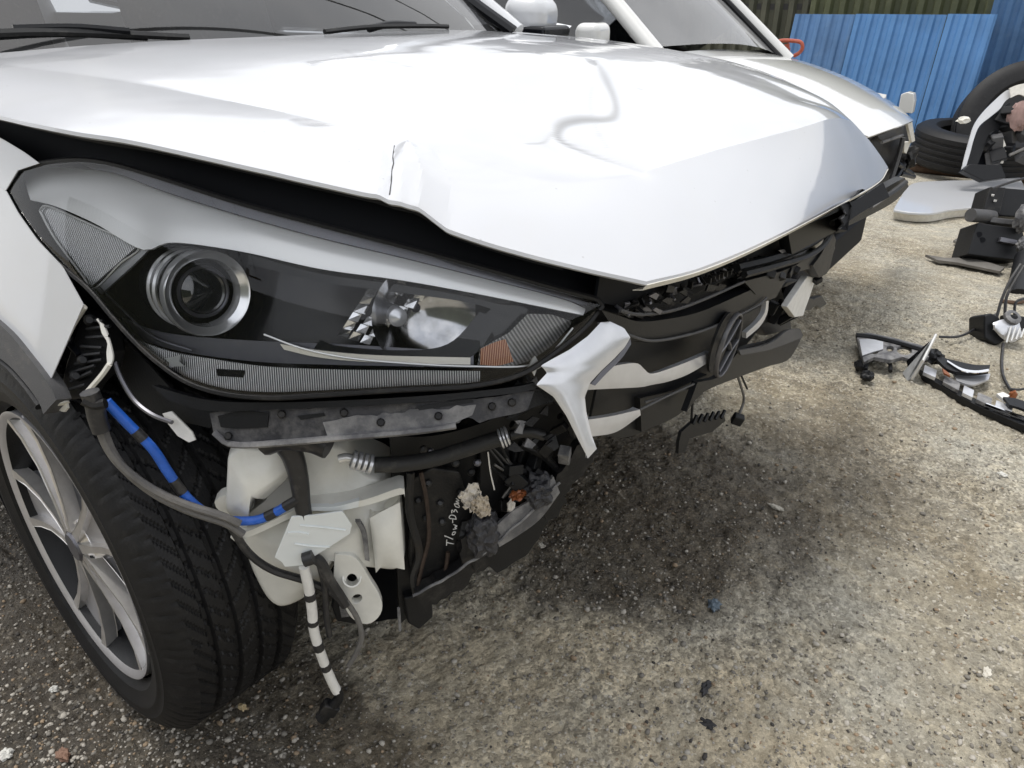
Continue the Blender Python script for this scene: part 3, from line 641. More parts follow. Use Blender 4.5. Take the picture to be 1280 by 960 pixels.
# bezel under the projector
patch('lower_bezel', [(140, 392), (200, 415), (300, 425), (420, 430), (520, 436), (592, 440)], [(175, 425), (230, 440), (320, 452), (420, 456), (520, 458), (592, 460)], body(0.04), GUN, hl, 30, 5, 0.003)
patch('light_guide', [(350, 430), (400, 438), (470, 444), (588, 447)], [(355, 437), (400, 447), (470, 453), (588, 456)], body(0.030), CREAM, hl, 30, 3, 0.004)
cable('light_guide_line', [(330, 418), (380, 436), (440, 448), (520, 455), (590, 458), (660, 457), (690, 440), (716, 410)], body(0.028), 0.0013, SILVER, hl, 50, 5)
# ribbed running lamp along the bottom
patch('running_lamp', [(172, 426), (215, 440), (260, 448), (330, 458), (420, 462), (520, 463), (600, 464)], [(205, 456), (240, 474), (285, 486), (340, 490), (420, 487), (510, 482), (600, 478)], body(0.018), RIBG, hl, 50, 6, 0.003)
plate('lamp_marking', [(270, 461), (306, 463), (304, 472), (272, 470)], body(0.0165), 0.001, BLACKG, hl)
plate('chip_mark', [(206, 448), (216, 446), (226, 443), (224, 452), (231, 458), (218, 458), (210, 462), (212, 454)], body(0.004), 0.001, SATIN, hl)
# high-beam reflector
FACET = mat('facet_chrome', (0.82, 0.82, 0.83), 0.22, 0.9)
hb = empty('high_beam', tuple(body(0.06)(500, 390))); hb.parent = hl
bc = body(0.075)(520, 385); s2_ = ((bc - CAM) @ fw) / FPX
v_, f_ = g_lathe(bc, np.array([0.85, -0.45, 0.10]), [(0.0, 6 * s2_), (0.003, 26 * s2_), (0.016, 48 * s2_), (0.034, 66 * s2_)], 40); mk('reflector_bowl', v_, f_, mat('reflector', (0.40, 0.40, 0.41), 0.12, 1.0, var=0.3, vs=40), hb)
for i in range(3):
    for j in range(7):
        q = np.array([422, 420]) + np.array([47, -72]) * j / 7.0 + np.array([14, 4]) * i * (1 + 0.15 * j)
        pts = [q, q + [12, 3], q + [17, -7], q + [6, -9.5]]
        F4 = [body(0.05)(*p) for p in pts]; F4[(i + j) % 4] = body(0.056)(*pts[(i + j) % 4]); F4[(i + j + 1) % 4] = body(0.054)(*pts[(i + j + 1) % 4])
        v_, f_ = g_plate(F4, 0.004); mk('facet', v_, f_, FACET, hb, smooth=False)
patch('high_beam_bezel', [(400, 425), (420, 432), (500, 438), (560, 430), (600, 390)], [(392, 436), (420, 445), (505, 450), (585, 448), (625, 400)], body(0.035), BLACKG, hb, 24, 4, 0.004)
patch('upper_bezel', [(310, 318), (400, 342), (500, 356), (590, 372), (650, 388)], [(310, 330), (400, 352), (470, 362), (585, 378), (640, 396)], body(0.04), BLACKG, hb, 24, 4, 0.004)
v_, f_ = g_lathe(body(0.06)(492, 392), np.array([0.85, -0.45, 0.10]), [(-0.02, 0.011), (0.018, 0.011), (0.022, 0.007), (0.024, 0.0)], 20); mk('bulb_shield', v_, f_, SATIN, hb)
# turn signal with amber core
ts_ = patch('turn_signal', [(600, 436), (636, 416), (660, 392), (690, 393), (715, 402)], [(597, 456), (640, 458), (665, 450), (690, 432), (712, 408)], body(0.030), RIBV, hl, 24, 8, 0.003, curve=False)
patch('amber_core', [(601, 436), (618, 428), (632, 424)], [(600, 456), (622, 457), (642, 452)], body(0.0285), AMBER, ts_, 10, 5, 0.002)
patch('inner_bezel', [(620, 380), (660, 386), (640, 412)], [(600, 400), (618, 420), (602, 434)], body(0.045), BLACKG, hl, 10, 4, 0.003)

# ---- bracket under the headlight
def jag(pts, n, amp, seed):
    q = random.Random(seed); P = lin(pts, n); return [(p[0] + q.uniform(-amp, amp) * 0.5, p[1] + q.uniform(-amp, amp)) for p in P]
BRK = mat('dirty_grey_plastic', (0.045, 0.045, 0.05), 0.55, var=0.35, vs=25, dust=0.6, dustc=(0.30, 0.29, 0.275), ds=22, bump=0.5, bs=180, spec=0.3)
br = patch('bumper_bracket', jag([(262, 516), (300, 509), (360, 511), (450, 508), (540, 502), (620, 496), (668, 488)], 40, 1.0, 71), jag([(268, 541), (292, 555), (360, 552), (440, 545), (520, 538), (572, 531), (580, 522), (600, 527), (660, 512)], 40, 2.2, 72), body(0.02), BRK, suv, 80, 6, 0.012, curve=False)
patch('dusty_face', jag([(404, 528), (440, 522), (500, 514), (560, 510), (596, 504)], 24, 2.5, 73), jag([(410, 548), (440, 544), (500, 538), (560, 531), (590, 520)], 24, 1.0, 74), body(0.0185), GREYP, br, 50, 4, 0.002, curve=False)
patch('bracket_pocket', [(272, 520), (300, 514), (336, 516)], [(276, 534), (300, 536), (334, 534)], body(0.018), BLACK, br, 12, 3, 0.002)
for q in [(285, 545), (352, 518), (430, 516), (476, 528), (548, 520), (615, 508), (640, 503)]:
    v_, f_ = g_lathe(body(0.018)(*q), CAM - body(0)(*q), [(0.004, 0.0), (0.004, 0.0035), (0.002, 0.005), (-0.004, 0.005)], 8); mk('bolt', v_, f_, BLACKD, br)
patch('bracket_lip', [(190, 482), (260, 500), (340, 503), (440, 500), (540, 494), (640, 484), (668, 478)], [(210, 500), (262, 514), (340, 512), (440, 508), (540, 502), (640, 492), (670, 486)], body(0.012), BLACK, br, 40, 3, 0.010)
plate('slot', [(372, 520), (404, 516), (406, 520), (376, 525)], body(0.018), 0.002, BLACK, br)
plate('slot', [(520, 508), (590, 498), (592, 503), (524, 513)], body(0.018), 0.002, BLACK, br)
cable('bracket_edge', [(268, 541), (292, 556), (360, 553), (440, 546), (520, 539), (570, 532)], body(0.018), 0.004, GREYP, br, 40, 6)
patch('bracket_end', [(600, 500), (640, 490), (672, 486), (690, 492)], [(610, 524), (650, 514), (676, 506), (688, 500)], body(0.03), BLACKD, br, 14, 4, 0.02)
plate('torn_tab', [(203, 517), (214, 514), (222, 522), (240, 540), (244, 550), (236, 553), (222, 545), (210, 530)], body(0.04), 0.002, WTAPE, suv)
cable('liner_edge', [(140, 440), (150, 470), (168, 500), (190, 518), (215, 528)], body(0.03), 0.003, GUN, suv, 24, 6)
patch('liner_flap', [(150, 420), (180, 450), (230, 500), (268, 515)], [(150, 480), (172, 505), (200, 520), (262, 535)], body(0.06), BLACK, suv, 20, 5, 0.004)

# ---- grille, pushed in and hanging
gr = empty('grille', (0, 0, 0)); gr.parent = suv
gfa = [(752, 388), (775, 395), (800, 402), (840, 398), (880, 388), (940, 362), (985, 345), (1010, 335), (1036, 318), (1046, 292)]
gfb = [(765, 408), (790, 418), (815, 424), (850, 420), (890, 408), (945, 382), (970, 372), (1000, 358), (1034, 335), (1046, 312)]
# top carrier beam; grey tubes along it imitate thin highlights
patch('carrier_beam', gfa[:7], gfb[:7], grl(0.0), BLACK, gr, 40, 5, 0.03)
cable('carrier_highlight', [(765, 410), (790, 420), (815, 426), (850, 421), (890, 409), (945, 383), (958, 372)], grl(-0.004), 0.0020, CLAD, gr, 40, 6)
cable('carrier_groove', [(775, 388), (800, 393), (840, 388), (880, 374), (930, 352)], grl(0.0), 0.0024, CLAD, gr, 30, 6)
# broken ribs of the upper opening
for k in range(16):
    t = k / 15; px = 778 + 150 * t; py = 396 - 56 * t ** 1.15
    g_ = G(); v_, f_ = g_box(grl(0.008)(px, py - 8 - 3 * math.sin(k * 2.1)), (0.022, 0.004, 0.004), rotm(0.6 * math.sin(k * 1.7), 0.4 * math.cos(k * 3.1), 0.5 * math.sin(k * 2.3))); g_.add(v_, f_)
    v_, f_ = g_box(grl(0.012)(px + 5, py - 13), (0.008, 0.0035, 0.013), rotm(0.9 * math.cos(k), 0.6 * math.sin(k * 2.7), 0.3)); g_.add(v_, f_)
    g_.build('broken_rib', BLACKD if k % 3 else GUN, gr, bevel=0.0012)
for k in range(14):
    px = 884 + 5.2 * k; py = 350 - 2.1 * k
    v_, f_ = g_box(grl(0.006)(px, py), (0.012, 0.003, 0.008)); mk('comb_tooth', v_, f_, BLACKD, gr)
patch('upper_lattice', [(778, 384), (830, 378), (880, 356), (930, 338), (980, 322)], [(790, 398), (835, 394), (885, 376), (935, 356), (985, 338)], grl(0.03), BLACKD, gr, 30, 4, 0.006)
# dark mesh panel behind the bars
patch('mesh_panel', [(760, 420), (815, 428), (880, 414), (945, 386), (958, 374)], [(735, 540), (790, 545), (860, 505), (900, 470), (950, 410)], grl(0.05), BLACK, gr, 30, 10, 0.004)
# silver bars
patch('silver_bar', [(742, 466), (765, 458), (795, 454), (806, 462), (816, 467), (850, 456), (889, 440)], [(720, 488), (760, 486), (800, 484), (815, 481), (835, 477), (860, 468), (889, 451)], grl(0.005), SATIN, gr, 40, 6, 0.010, bulge=0.003)
patch('silver_bar', [(733, 525), (765, 520), (800, 512)], [(738, 546), (770, 540), (801, 519)], grl(0.01), SATIN, gr, 24, 5, 0.012, bulge=0.003)
patch('silver_bar', [(933, 416), (948, 402), (956, 390), (958, 376)], [(933, 423), (950, 408), (959, 392), (961, 376)], grl(0.0), SATIN, gr, 20, 4, 0.008)
cable('lower_bar_highlight', [(800, 512), (830, 497), (858, 484), (872, 478)], grl(0.02), 0.002, CLAD, gr, 16, 6)  # grey tube drawn as the thin highlight along this edge
patch('lower_bar', [(800, 498), (840, 488), (884, 468)], [(802, 540), (846, 520), (878, 492)], grl(0.04), BLACK, gr, 14, 5, 0.01)
cable('bar_highlight', [(806, 503), (840, 492), (880, 478)], grl(0.03), 0.002, CLAD, gr, 14, 6)  # another grey tube standing in for an edge highlight
# side piece of the grille frame, a broken silver Y
yp = patch('frame_end', [(751, 403), (735, 420), (712, 437), (690, 449), (676, 457), (684, 466), (670, 481), (692, 496), (708, 520), (722, 548), (735, 573)],
           [(763, 402), (780, 410), (788, 422), (781, 434), (768, 448), (752, 463), (738, 478), (731, 496), (733, 515), (740, 545), (746, 561)], body(-0.004), SATIN, gr, 60, 12, 0.008, bulge=0.006, curve=False)
patch('frame_return', [(788, 423), (772, 445), (752, 464), (739, 480)], [(789, 430), (777, 448), (757, 468), (744, 482)], body(0.012), GUN, yp, 14, 3, 0.004)
plate('paint_chip', [(666, 448), (669, 445), (673, 452), (679, 458), (671, 462), (668, 470), (664, 462), (660, 460)], body(0.01), 0.003, WTAPE, gr)
# emblem: dark oval ring with a slanted H
eP, eQ = grl(-0.012)(895, 463), grl(-0.012)(926, 402); ec = (eP + eQ) / 2; em = empty('emblem', tuple(ec)); em.parent = gr
EB = np.linalg.norm(eQ - eP) / 2; EA = EB * 1.35; ew = (eQ - eP) / (2 * EB)
vh_ = ray(910, 431); vh_ /= np.linalg.norm(vh_); eu = 0.30 * vh_ + 0.70 * np.array([0, 1.0, 0]); eu -= ew * (eu @ ew); eu /= np.linalg.norm(eu); en = np.cross(eu, ew)
if (CAM - ec) @ en < 0: en = -en
tilt = 0.0
EMB = mat('dull_badge_metal', (0.13, 0.13, 0.14), 0.4, 0.5, var=0.2, dust=0.3)
def epx(a, b): return ec + eu * (a * math.cos(tilt) - b * math.sin(tilt)) + ew * (a * math.sin(tilt) + b * math.cos(tilt))
ring = [epx(EA * math.cos(t), EB * math.sin(t)) for t in np.linspace(0, 2 * math.pi, 65)]
v_, f_ = g_tube(ring, EA * 0.062, 8, cap=False, flat=0.6); mk('oval_ring', v_, f_, EMB, em)
def ebar(pts, w):
    P = spl([epx(*p) for p in pts], 14); v_, f_ = g_tube(P, w, 8, flat=0.6); return v_, f_
g_ = G()
for pts, w in (([(-.62, -.74), (-.40, -.10), (-.28, .84)], .085), ([(.28, -.84), (.40, .10), (.62, .74)], .085), ([(-.42, -.14), (0, .06), (.42, .14)], .08)):
    v_, f_ = ebar([(p[0] * EA, p[1] * EB) for p in pts], w * 0.75 * EA); g_.add(v_, f_)
g_.build('slanted_h', EMB, em)
disc = [epx(EA * 0.97 * math.cos(t), EB * 0.97 * math.sin(t)) - en * 0.012 for t in np.linspace(0, 2 * math.pi, 48, endpoint=False)]
v_, f_ = g_plate(disc, 0.004, en); mk('backing_disc', v_, f_, BLACK, em)
qf = random.Random(91)
for k in range(34):
    t = qf.random(); px = 775 + 240 * t; py = 398 - 88 * t + qf.uniform(-14, 10); w3 = [qf.uniform(-7, 7) for _ in range(6)]
    plate('shard', [(px - 6, py + w3[0] * 0.6), (px + w3[1] * 0.5, py - 5), (px + 6 + w3[2] * 0.4, py - 2 + w3[3] * 0.4), (px + 3, py + 4)], grl(qf.uniform(-0.006, 0.02)), 0.003, [BLACK, BLACKD, BLACKD, GUN][k % 4], gr, smooth=False)
for k in range(22):
    px = qf.uniform(640, 700); py = qf.uniform(472, 560); w3 = [qf.uniform(-6, 6) for _ in range(6)]
    plate('shard', [(px - 8, py + w3[0]), (px + w3[1], py - 7), (px + 8 + w3[2], py + w3[3]), (px + 2, py + 6)], body(qf.uniform(0.03, 0.08)), 0.004, [BLACK, BLACKD, BLACK, GREYP][k % 4], gr, smooth=False)
# torn lower valance
va = patch('lower_valance', [(872, 478), (900, 470), (926, 438), (965, 426), (985, 414), (1001, 412)], [(858, 515), (880, 490), (925, 471), (960, 458), (986, 449), (1004, 419)], grl(0.015), BLACK, gr, 30, 6, 0.010)
patch('valance_top', [(924, 438), (950, 433), (968, 426), (985, 413), (1000, 411)], [(926, 444), (955, 439), (972, 434), (988, 428), (1003, 422)], grl(0.004), CLAD, va, 20, 3, 0.004)
# left end: bumper carrier with bracket and torn white lamp piece
lf = empty('left_carrier', (0, 0, 0)); lf.parent = suv
patch('carrier_end', [(930, 352), (980, 338), (1010, 322), (1030, 305), (1040, 287)], [(945, 368), (985, 345), (1015, 336), (1030, 345), (1044, 310)], grl(-0.002), BLACK, lf, 24, 6, 0.03)
patch('carrier_tip', [(1016, 332), (1028, 315), (1040, 287)], [(1024, 347), (1036, 338), (1045, 300)], grl(-0.008), BLACKD, lf, 12, 5, 0.02)
cable('carrier_line', [(930, 343), (975, 331), (1010, 320), (1030, 306), (1041, 288)], grl(-0.012), 0.006, BLACKD, lf, 20, 6)
cable('carrier_line', [(920, 335), (970, 322), (1012, 305), (1034, 290)], grl(0.0), 0.008, BLACK, lf, 20, 6)
plate('white_block', [(1014, 299), (1028, 292), (1036, 301), (1022, 312)], grl(0.0), 0.02, WTAPE, lf, 0.003)
plate('dark_post', [(962, 372), (985, 352), (1000, 350), (978, 362), (982, 380), (988, 395), (990, 412), (958, 420), (950, 410)], grl(0.06), 0.03, BLACK, lf, 0.004)
for k in range(7):
    v_, f_ = g_box(grl(0.05)(965 + 4 * k, 385 + 6 * math.sin(k * 1.8) + 2 * k), (0.02, 0.016, 0.03 + 0.02 * math.sin(k * 2.2) ** 2), rotm(0.4 * k, 0.3, 0.2 * k)); mk('torn_foam', v_, f_, BLACK, lf, bevel=0.003)
wl = plate('torn_white_strut', [(1010, 345), (1020, 347), (1012, 372), (1006, 388), (1004, 395), (994, 397), (984, 384), (990, 374)], grl(0.01), 0.014, WTAPE, lf, 0.002)
plate('broken_tab', [(1004, 388), (1010, 372), (1018, 374), (1020, 372), (1028, 370), (1034, 380), (1026, 385), (1020, 382), (1012, 388)], grl(0.012), 0.014, BLACK, lf, 0.002)
for q in [(962, 342), (975, 345), (985, 341), (993, 337), (1022, 350)]:
    v_, f_ = g_box(grl(0.0)(*q), (0.018, 0.014, 0.014), rotm(q[0], 0.4, q[1])); mk('clip', v_, f_, BLACKD, lf, bevel=0.002)
patch('left_bay_panel', [(985, 325), (1030, 290), (1040, 262), (1070, 250), (1104, 228)], [(985, 338), (1028, 305), (1046, 290), (1070, 270), (1112, 246)], grl(0.05), BLACK, lf, 20, 4, 0.01)
# hanging comb bracket and connector
hc = empty('hanging_clips', tuple(grl(0.05)(875, 520))); hc.parent = suv
plate('comb_plate', [(852, 540), (870, 524), (905, 518), (907, 526), (890, 540), (862, 548), (856, 566), (848, 567), (849, 552)], grl(0.06), 0.006, BLACK, hc)
for k in range(6): cable('comb_tooth', [(866 + 7 * k, 530 - 1.5 * k), (871 + 7 * k, 519 - 1.2 * k)], grl(0.055), 0.0035, BLACK, hc, 4, 5)
cable('hanging_wire', [(866, 498), (865, 515), (864, 528)], grl(0.06), 0.0022, BLACK, hc, 10, 5)
cable('hanging_wire', [(922, 470), (926, 482), (930, 500), (924, 518)], grl(0.03), 0.0028, GREYC, hc, 12, 6)
cable('hanging_tab', [(927, 470), (934, 486)], grl(0.03), 0.0022, BLACK, hc, 4, 5)
v_, f_ = g_box(grl(0.03)(922, 524), (0.022, 0.018, 0.022), rotm(0.5, 0.3, 0.2)); mk('hanging_plug', v_, f_, BLACK, hc, bevel=0.003)

# ---- radiator support, fan shroud and undertray
SA, SB = (0.565, -0.60), (0.72, -0.36)
def sup(off=0.0): return vplane(SA, SB, off)
rs = empty('radiator_support', (0.6, -0.5, 0.2)); rs.parent = suv
patch('shroud_panel', [(488, 545), (540, 545), (600, 530), (680, 500), (722, 530)], [(500, 780), (540, 748), (600, 705), (660, 650), (728, 580)], sup(0.045), BLACK, rs, 24, 12, 0.01)
plate('side_plate', [(515, 600), (540, 585), (575, 590), (590, 640), (585, 690), (560, 715), (535, 735), (518, 742), (512, 700)], sup(0.02), 0.012, BLACKD, rs, 0.003)
plate('side_plate', [(600, 560), (636, 552), (640, 600), (618, 655), (598, 650)], sup(0.03), 0.012, BLACK, rs, 0.003)
cable('support_edge', [(513, 590), (512, 640), (524, 690), (516, 720), (520, 742)], sup(0.012), 0.006, DARKM, rs, 24, 6)
cable('support_edge', [(526, 590), (533, 625), (536, 670), (528, 705), (522, 735), (530, 742), (545, 735), (556, 715), (560, 690)], sup(0.010), 0.0032, mat('rust_stained_steel', (0.05, 0.035, 0.028), 0.6, 0.3, var=0.5, vs=60), rs, 30, 6)
cable('splash_rod', [(610, 565), (613, 590), (618, 612)], sup(0.0), 0.0012, SILVER, rs, 8, 5)
# lower undertray beam, torn along its edges
def jag(pts, n, amp, seed):
    q = random.Random(seed); P = lin(pts, n); return [(p[0] + q.uniform(-amp, amp), p[1] + q.uniform(-amp, amp)) for p in P]
ut = patch('undertray', jag([(520, 742), (560, 720), (606, 690)], 14, 1.5, 1), jag([(530, 762), (570, 740), (612, 706)], 14, 3.5, 2), sup(-0.005), BLACKD, rs, 40, 5, 0.02, curve=False)
patch('undertray', jag([(604, 688), (640, 664), (668, 636)], 12, 2.0, 3), jag([(612, 704), (650, 684), (682, 648)], 12, 5.0, 4), sup(0.0), BLACK, rs, 40, 5, 0.012, curve=False)
patch('undertray', jag([(664, 640), (690, 606), (716, 570), (726, 552)], 16, 2.0, 5), jag([(680, 650), (708, 616), (738, 580), (748, 566)], 16, 3.0, 6), sup(0.004), BLACKD, rs, 50, 5, 0.016, curve=False)
patch('undertray_skirt', jag([(600, 698), (640, 668), (676, 640), (700, 612)], 12, 2, 7), jag([(624, 712), (646, 706), (684, 662), (712, 624)], 12, 5, 8), sup(0.012), BLACK, rs, 30, 4, 0.006, curve=False)
cable('undertray_edge', jag([(516, 745), (560, 722), (615, 684), (664, 640), (700, 602)], 24, 1.2, 9), sup(-0.016), 0.0022, GREYP, rs, 60, 6)
qd = random.Random(44)
for k in range(16):
    q = (qd.uniform(520, 600), qd.uniform(560, 730)); v_, f_ = g_lathe(sup(0.018)(*q), CAM - sup(0)(*q), [(0.004, 0.0), (0.004, 0.003), (0.002, 0.0055), (-0.004, 0.006)], 8); mk('bolt', v_, f_, [DARKM, BLACKD, GUN][k % 3], rs)
for k in range(9):
    x = 596 + 11 * k; cable('panel_rib', [(x, 700 - 10.5 * k), (x + qd.uniform(-3, 3), 640 - 11 * k), (x + 4, 585 - 5 * k)], sup(0.036), 0.0035, BLACKD if k % 2 else BLACK, rs, 8, 5)
for k in range(7):
    a0 = (qd.uniform(600, 640), qd.uniform(545, 590)); a1 = (a0[0] + qd.uniform(10, 40), a0[1] + qd.uniform(10, 40)); a2 = (a1[0] + qd.uniform(-20, 40), a1[1] + qd.uniform(5, 40))
    cable('loose_wire', [a0, a1, a2], sup(0.008), 0.0018, [BLACK, GREYC, TAPE][k % 3], rs, 20, 5)
plate('crash_block', [(505, 748), (540, 740), (542, 772), (524, 788), (510, 780)], sup(0.03), 0.06, BLACK, rs, 0.004)
cable('drip', [(498, 760), (500, 788)], sup(0.0), 0.0025, GREYP, rs, 4, 5)
# intake box with torn paper, shredded foam, amber scrap
it = empty('crushed_intake', tuple(sup(0)(610, 650))); it.parent = rs
def crumple(name, c, r, mtl, seed, n=3, sq=(1, 1, 1), jag=0.35, parent=it):
    bm = bmesh.new(); bmesh.ops.create_icosphere(bm, subdivisions=n, radius=1.0); q = random.Random(seed)
    ph = [q.uniform(0, 6.28) for _ in range(9)]
    for v in bm.verts:
        a = v.co; k = 1 + jag * (math.sin(5 * a.x + ph[0]) * math.sin(6 * a.y + ph[1]) + 0.6 * math.sin(11 * a.z + ph[2]) * math.cos(9 * a.x + ph[3])) + jag * 0.7 * (q.random() - 0.5)
        v.co = Vector((a.x * sq[0], a.y * sq[1], a.z * sq[2])) * k * r
    V = [np.array(v.co) + np.asarray(c) for v in bm.verts]; F = [[v.index for v in f.verts] for f in bm.faces]; bm.free()
    return mk(name, V, F, mtl, parent, ang=25)
crumple('shredded_foam', sup(0.0)(605, 665), 0.030, WOOL, 1, 4, (0.8, 1, 1.25), 0.16)
crumple('shredded_foam', sup(0.0)(672, 612), 0.024, WOOL, 2, 4, (1, 1, 1.1), 0.2)
crumple('crushed_mount', sup(0.01)(590, 680), 0.026, BLACKD, 4, 3, (0.8, 0.9, 1.6), 0.2)
def crumpled_sheet(name, A, B, surf, seed, mtl, parent, amp=0.006):
    q = random.Random(seed); P = loft(A, B, surf, 12, 9, 0, False)
    for i in range(12):
        for j in range(9):
            d = CAM - P[i, j]; d /= np.linalg.norm(d); P[i, j] += d * (amp * math.sin(i * 1.9 + seed) * math.cos(j * 2.3 + i) + amp * (q.random() - 0.3))
            if i in (0, 11) or j in (0, 8): P[i, j] += np.array([0, q.uniform(-1, 1), q.uniform(-1, 1)]) * amp * 0.5
    v_, f_ = g_grid(P, 0.0008); return mk(name, v_, f_, mtl, parent, smooth=False)
crumpled_sheet('torn_label', [(572, 620), (585, 607), (597, 602), (600, 610)], [(580, 634), (590, 640), (596, 630), (602, 622)], sup(-0.008), 3, PAPER, it)
crumpled_sheet('torn_label', [(588, 628), (600, 618), (610, 622)], [(592, 640), (602, 648), (613, 644)], sup(-0.012), 5, mat('torn_paper_tan', (0.5, 0.44, 0.36), 0.9, var=0.3, vs=70), it, 0.005)
crumple('amber_scrap', sup(-0.002)(648, 617), 0.010, ORANGE, 5, 3, (1.0, 1.4, 0.6), 0.3)
crumple('white_scrap', sup(-0.004)(639, 634), 0.008, PAPER, 6, 2, (0.7, 0.7, 1.5), 0.4)
patch('crushed_tray', [(618, 660), (640, 640), (668, 622), (692, 596)], [(624, 684), (650, 668), (676, 648), (700, 616)], sup(-0.012), GREYP, it, 20, 5, 0.006, bulge=0.004)
rq = random.Random(12)
for k in range(26):
    q = (rq.uniform(630, 706), 0); q = (q[0], 560 + (706 - q[0]) * 0.55 + rq.uniform(-18, 55) - 10)
    b_ = g_box(sup(rq.uniform(0.005, 0.04))(*q), (rq.uniform(0.01, 0.035), rq.uniform(0.006, 0.02), rq.uniform(0.006, 0.03)), rotm(rq.uniform(0, 3), rq.uniform(-0.8, 0.8), rq.uniform(-0.8, 0.8)))
    mk('broken_piece', b_[0], b_[1], rq.choice([BLACK, BLACKD, BLACKD, GREYP if k % 5 == 0 else BLACK]), it, bevel=0.0015)
for a, b in [((650, 555), (700, 590)), ((640, 530), (668, 560)), ((700, 520), (716, 545)), ((660, 600), (640, 585)), ((690, 500), (640, 520))]:
    cable('broken_strut', [a, ((a[0] + b[0]) / 2 + 3, (a[1] + b[1]) / 2 - 4), b], sup(0.02), 0.006, BLACKD, it, 8, 6)
# marker writing on the side plate, strokes follow the hand lettering
def strokes(name, base, vec, size, glyphs, surf, mtl, parent, r=0.0007):
    g_ = G(); base = np.array(base, float); u_ = np.array(vec, float); u_ /= np.linalg.norm(u_); w_ = np.array([u_[1], -u_[0]]); x0 = 0
    for w, st in glyphs:
        for s in st:
            P = [surf(*(base + u_ * (x0 + p[0] + 0.10 * math.sin(7 * x0 + 3 * p[1])) * size + w_ * (p[1] * (0.85 + 0.25 * math.sin(3 * x0)) + 0.12 * math.sin(2.3 * x0) + 0.06 * math.sin(9 * p[0] + x0)) * size)) for p in s]
            v_, f_ = g_tube(spl(P, max(4, 4 * len(P))), r, 5); g_.add(v_, f_)
        x0 += w
    return g_.build(name, mtl, parent)
GL = {'T': (0.8, [[(0, 1), (0.7, 1.05)], [(0.35, 1), (0.3, 0)]]), 'l': (0.55, [[(0.1, 0), (0.3, 1.1), (0.15, 0.9)]]), 'o': (0.6, [[(0.4, 0.5), (0.1, 0.4), (0.1, 0), (0.4, 0.05), (0.42, 0.5)]]),
      'w': (0.7, [[(0, 0.5), (0.12, 0), (0.28, 0.4), (0.42, 0), (0.58, 0.5)]]), '-': (0.5, [[(0.05, 0.4), (0.4, 0.45)]]), 'D': (0.75, [[(0.1, 0), (0.15, 1), (0.6, 0.7), (0.5, 0.1), (0.1, 0)]]),
      '3': (0.65, [[(0.1, 1), (0.5, 0.9), (0.25, 0.55), (0.5, 0.3), (0.1, 0)]]), 'm': (0.8, [[(0, 0), (0.08, 0.5), (0.25, 0.45), (0.28, 0), (0.34, 0.45), (0.55, 0.45), (0.58, 0)]]), 'e': (0.5, [[(0.05, 0.25), (0.35, 0.3), (0.25, 0.5), (0.05, 0.25), (0.35, 0.02)]])}
strokes('marker_writing', (567, 683), (7, -62), 10.5, [GL[c] for c in 'Tlow-D3ow'], sup(0.012), CHALK, rs)

# ---- washer reservoir
RA, RB = (0.425, -0.74), (0.62, -0.535)
def res(off=0.0): return vplane(RA, RB, off)
def pillow(name, outline, surf, depth, bulge, mtl, parent, n=110, smooth=5, crump=0.0, seed=0):
    P = lin(list(outline) + [outline[0]], n + 1)[:-1]
    for _ in range(smooth): P = (np.roll(P, 1, 0) + 2 * P + np.roll(P, -1, 0)) / 4
    c = P.mean(0); q = random.Random(seed); ph = [q.uniform(0, 6.28) for _ in range(6)]
    F0 = np.array([surf(*p) for p in P]); C0 = surf(*c); nr = np.cross(F0[n // 3] - C0, F0[0] - C0); nr /= np.linalg.norm(nr)
    if (CAM - C0) @ nr < 0: nr = -nr
    V = []; F = []; ts = [1.0, 1.0, 0.985, 0.95, 0.90, 0.82, 0.72, 0.6, 0.46, 0.3, 0.15]; hs = [-depth, -0.02, -0.008, -0.002, 0.0, 0.10, 0.28, 0.5, 0.75, 0.92, 1.0]
    for t, h in zip(ts, hs):
        for i in range(n):
            p = C0 + (F0[i] - C0) * t; hh = h if h <= 0 else h * bulge
            if crump: hh += crump * math.sin(60 * p[2] + ph[0] + 20 * p[0]) * math.sin(45 * p[1] + ph[1]) * (1 if h > 0 else 0.2)
            V.append(p + nr * hh)
    for k in range(len(ts) - 1):
        for i in range(n):
            j = (i + 1) % n; F.append((k * n + i, k * n + j, (k + 1) * n + j, (k + 1) * n + i))
    V.append(C0 + nr * bulge); m = len(V) - 1; F += [((len(ts) - 1) * n + i, (len(ts) - 1) * n + (i + 1) % n, m) for i in range(n)]; F.append(tuple(range(n))[::-1])
    return mk(name, V, F, mtl, parent, ang=70)
wr = empty('washer_reservoir', tuple(res(0.05)(390, 760))); wr.parent = suv
pillow('lower_tank', [(296, 668), (345, 652), (420, 640), (500, 612), (506, 660), (508, 712), (498, 716), (478, 712), (455, 700), (430, 690), (400, 735), (372, 756), (345, 766), (330, 752), (312, 715)], res(0.0), 0.10, 0.022, MILK, wr, crump=0.0018, seed=2)
pillow('upper_tank', [(283, 572), (300, 558), (350, 562), (372, 580), (360, 600), (330, 628), (318, 622), (312, 636), (308, 672), (292, 652), (280, 640)], res(-0.015), 0.11, 0.018, MILK, wr, smooth=4, crump=0.001, seed=3)
pillow('upper_tank', [(352, 566), (372, 556), (420, 556), (436, 566), (440, 580), (455, 592), (486, 604), (496, 614), (440, 628), (384, 632), (336, 650), (318, 662), (312, 640), (345, 612)], res(0.012), 0.10, 0.014, MILK, wr, crump=0.0015, seed=4)
plate('tank_recess', [(350, 588), (372, 576), (377, 636), (345, 650), (314, 668), (311, 642), (332, 626)], res(-0.008), 0.006, mat('shaded_milky_wall', (0.33, 0.33, 0.32), 0.4, var=0.15), wr)
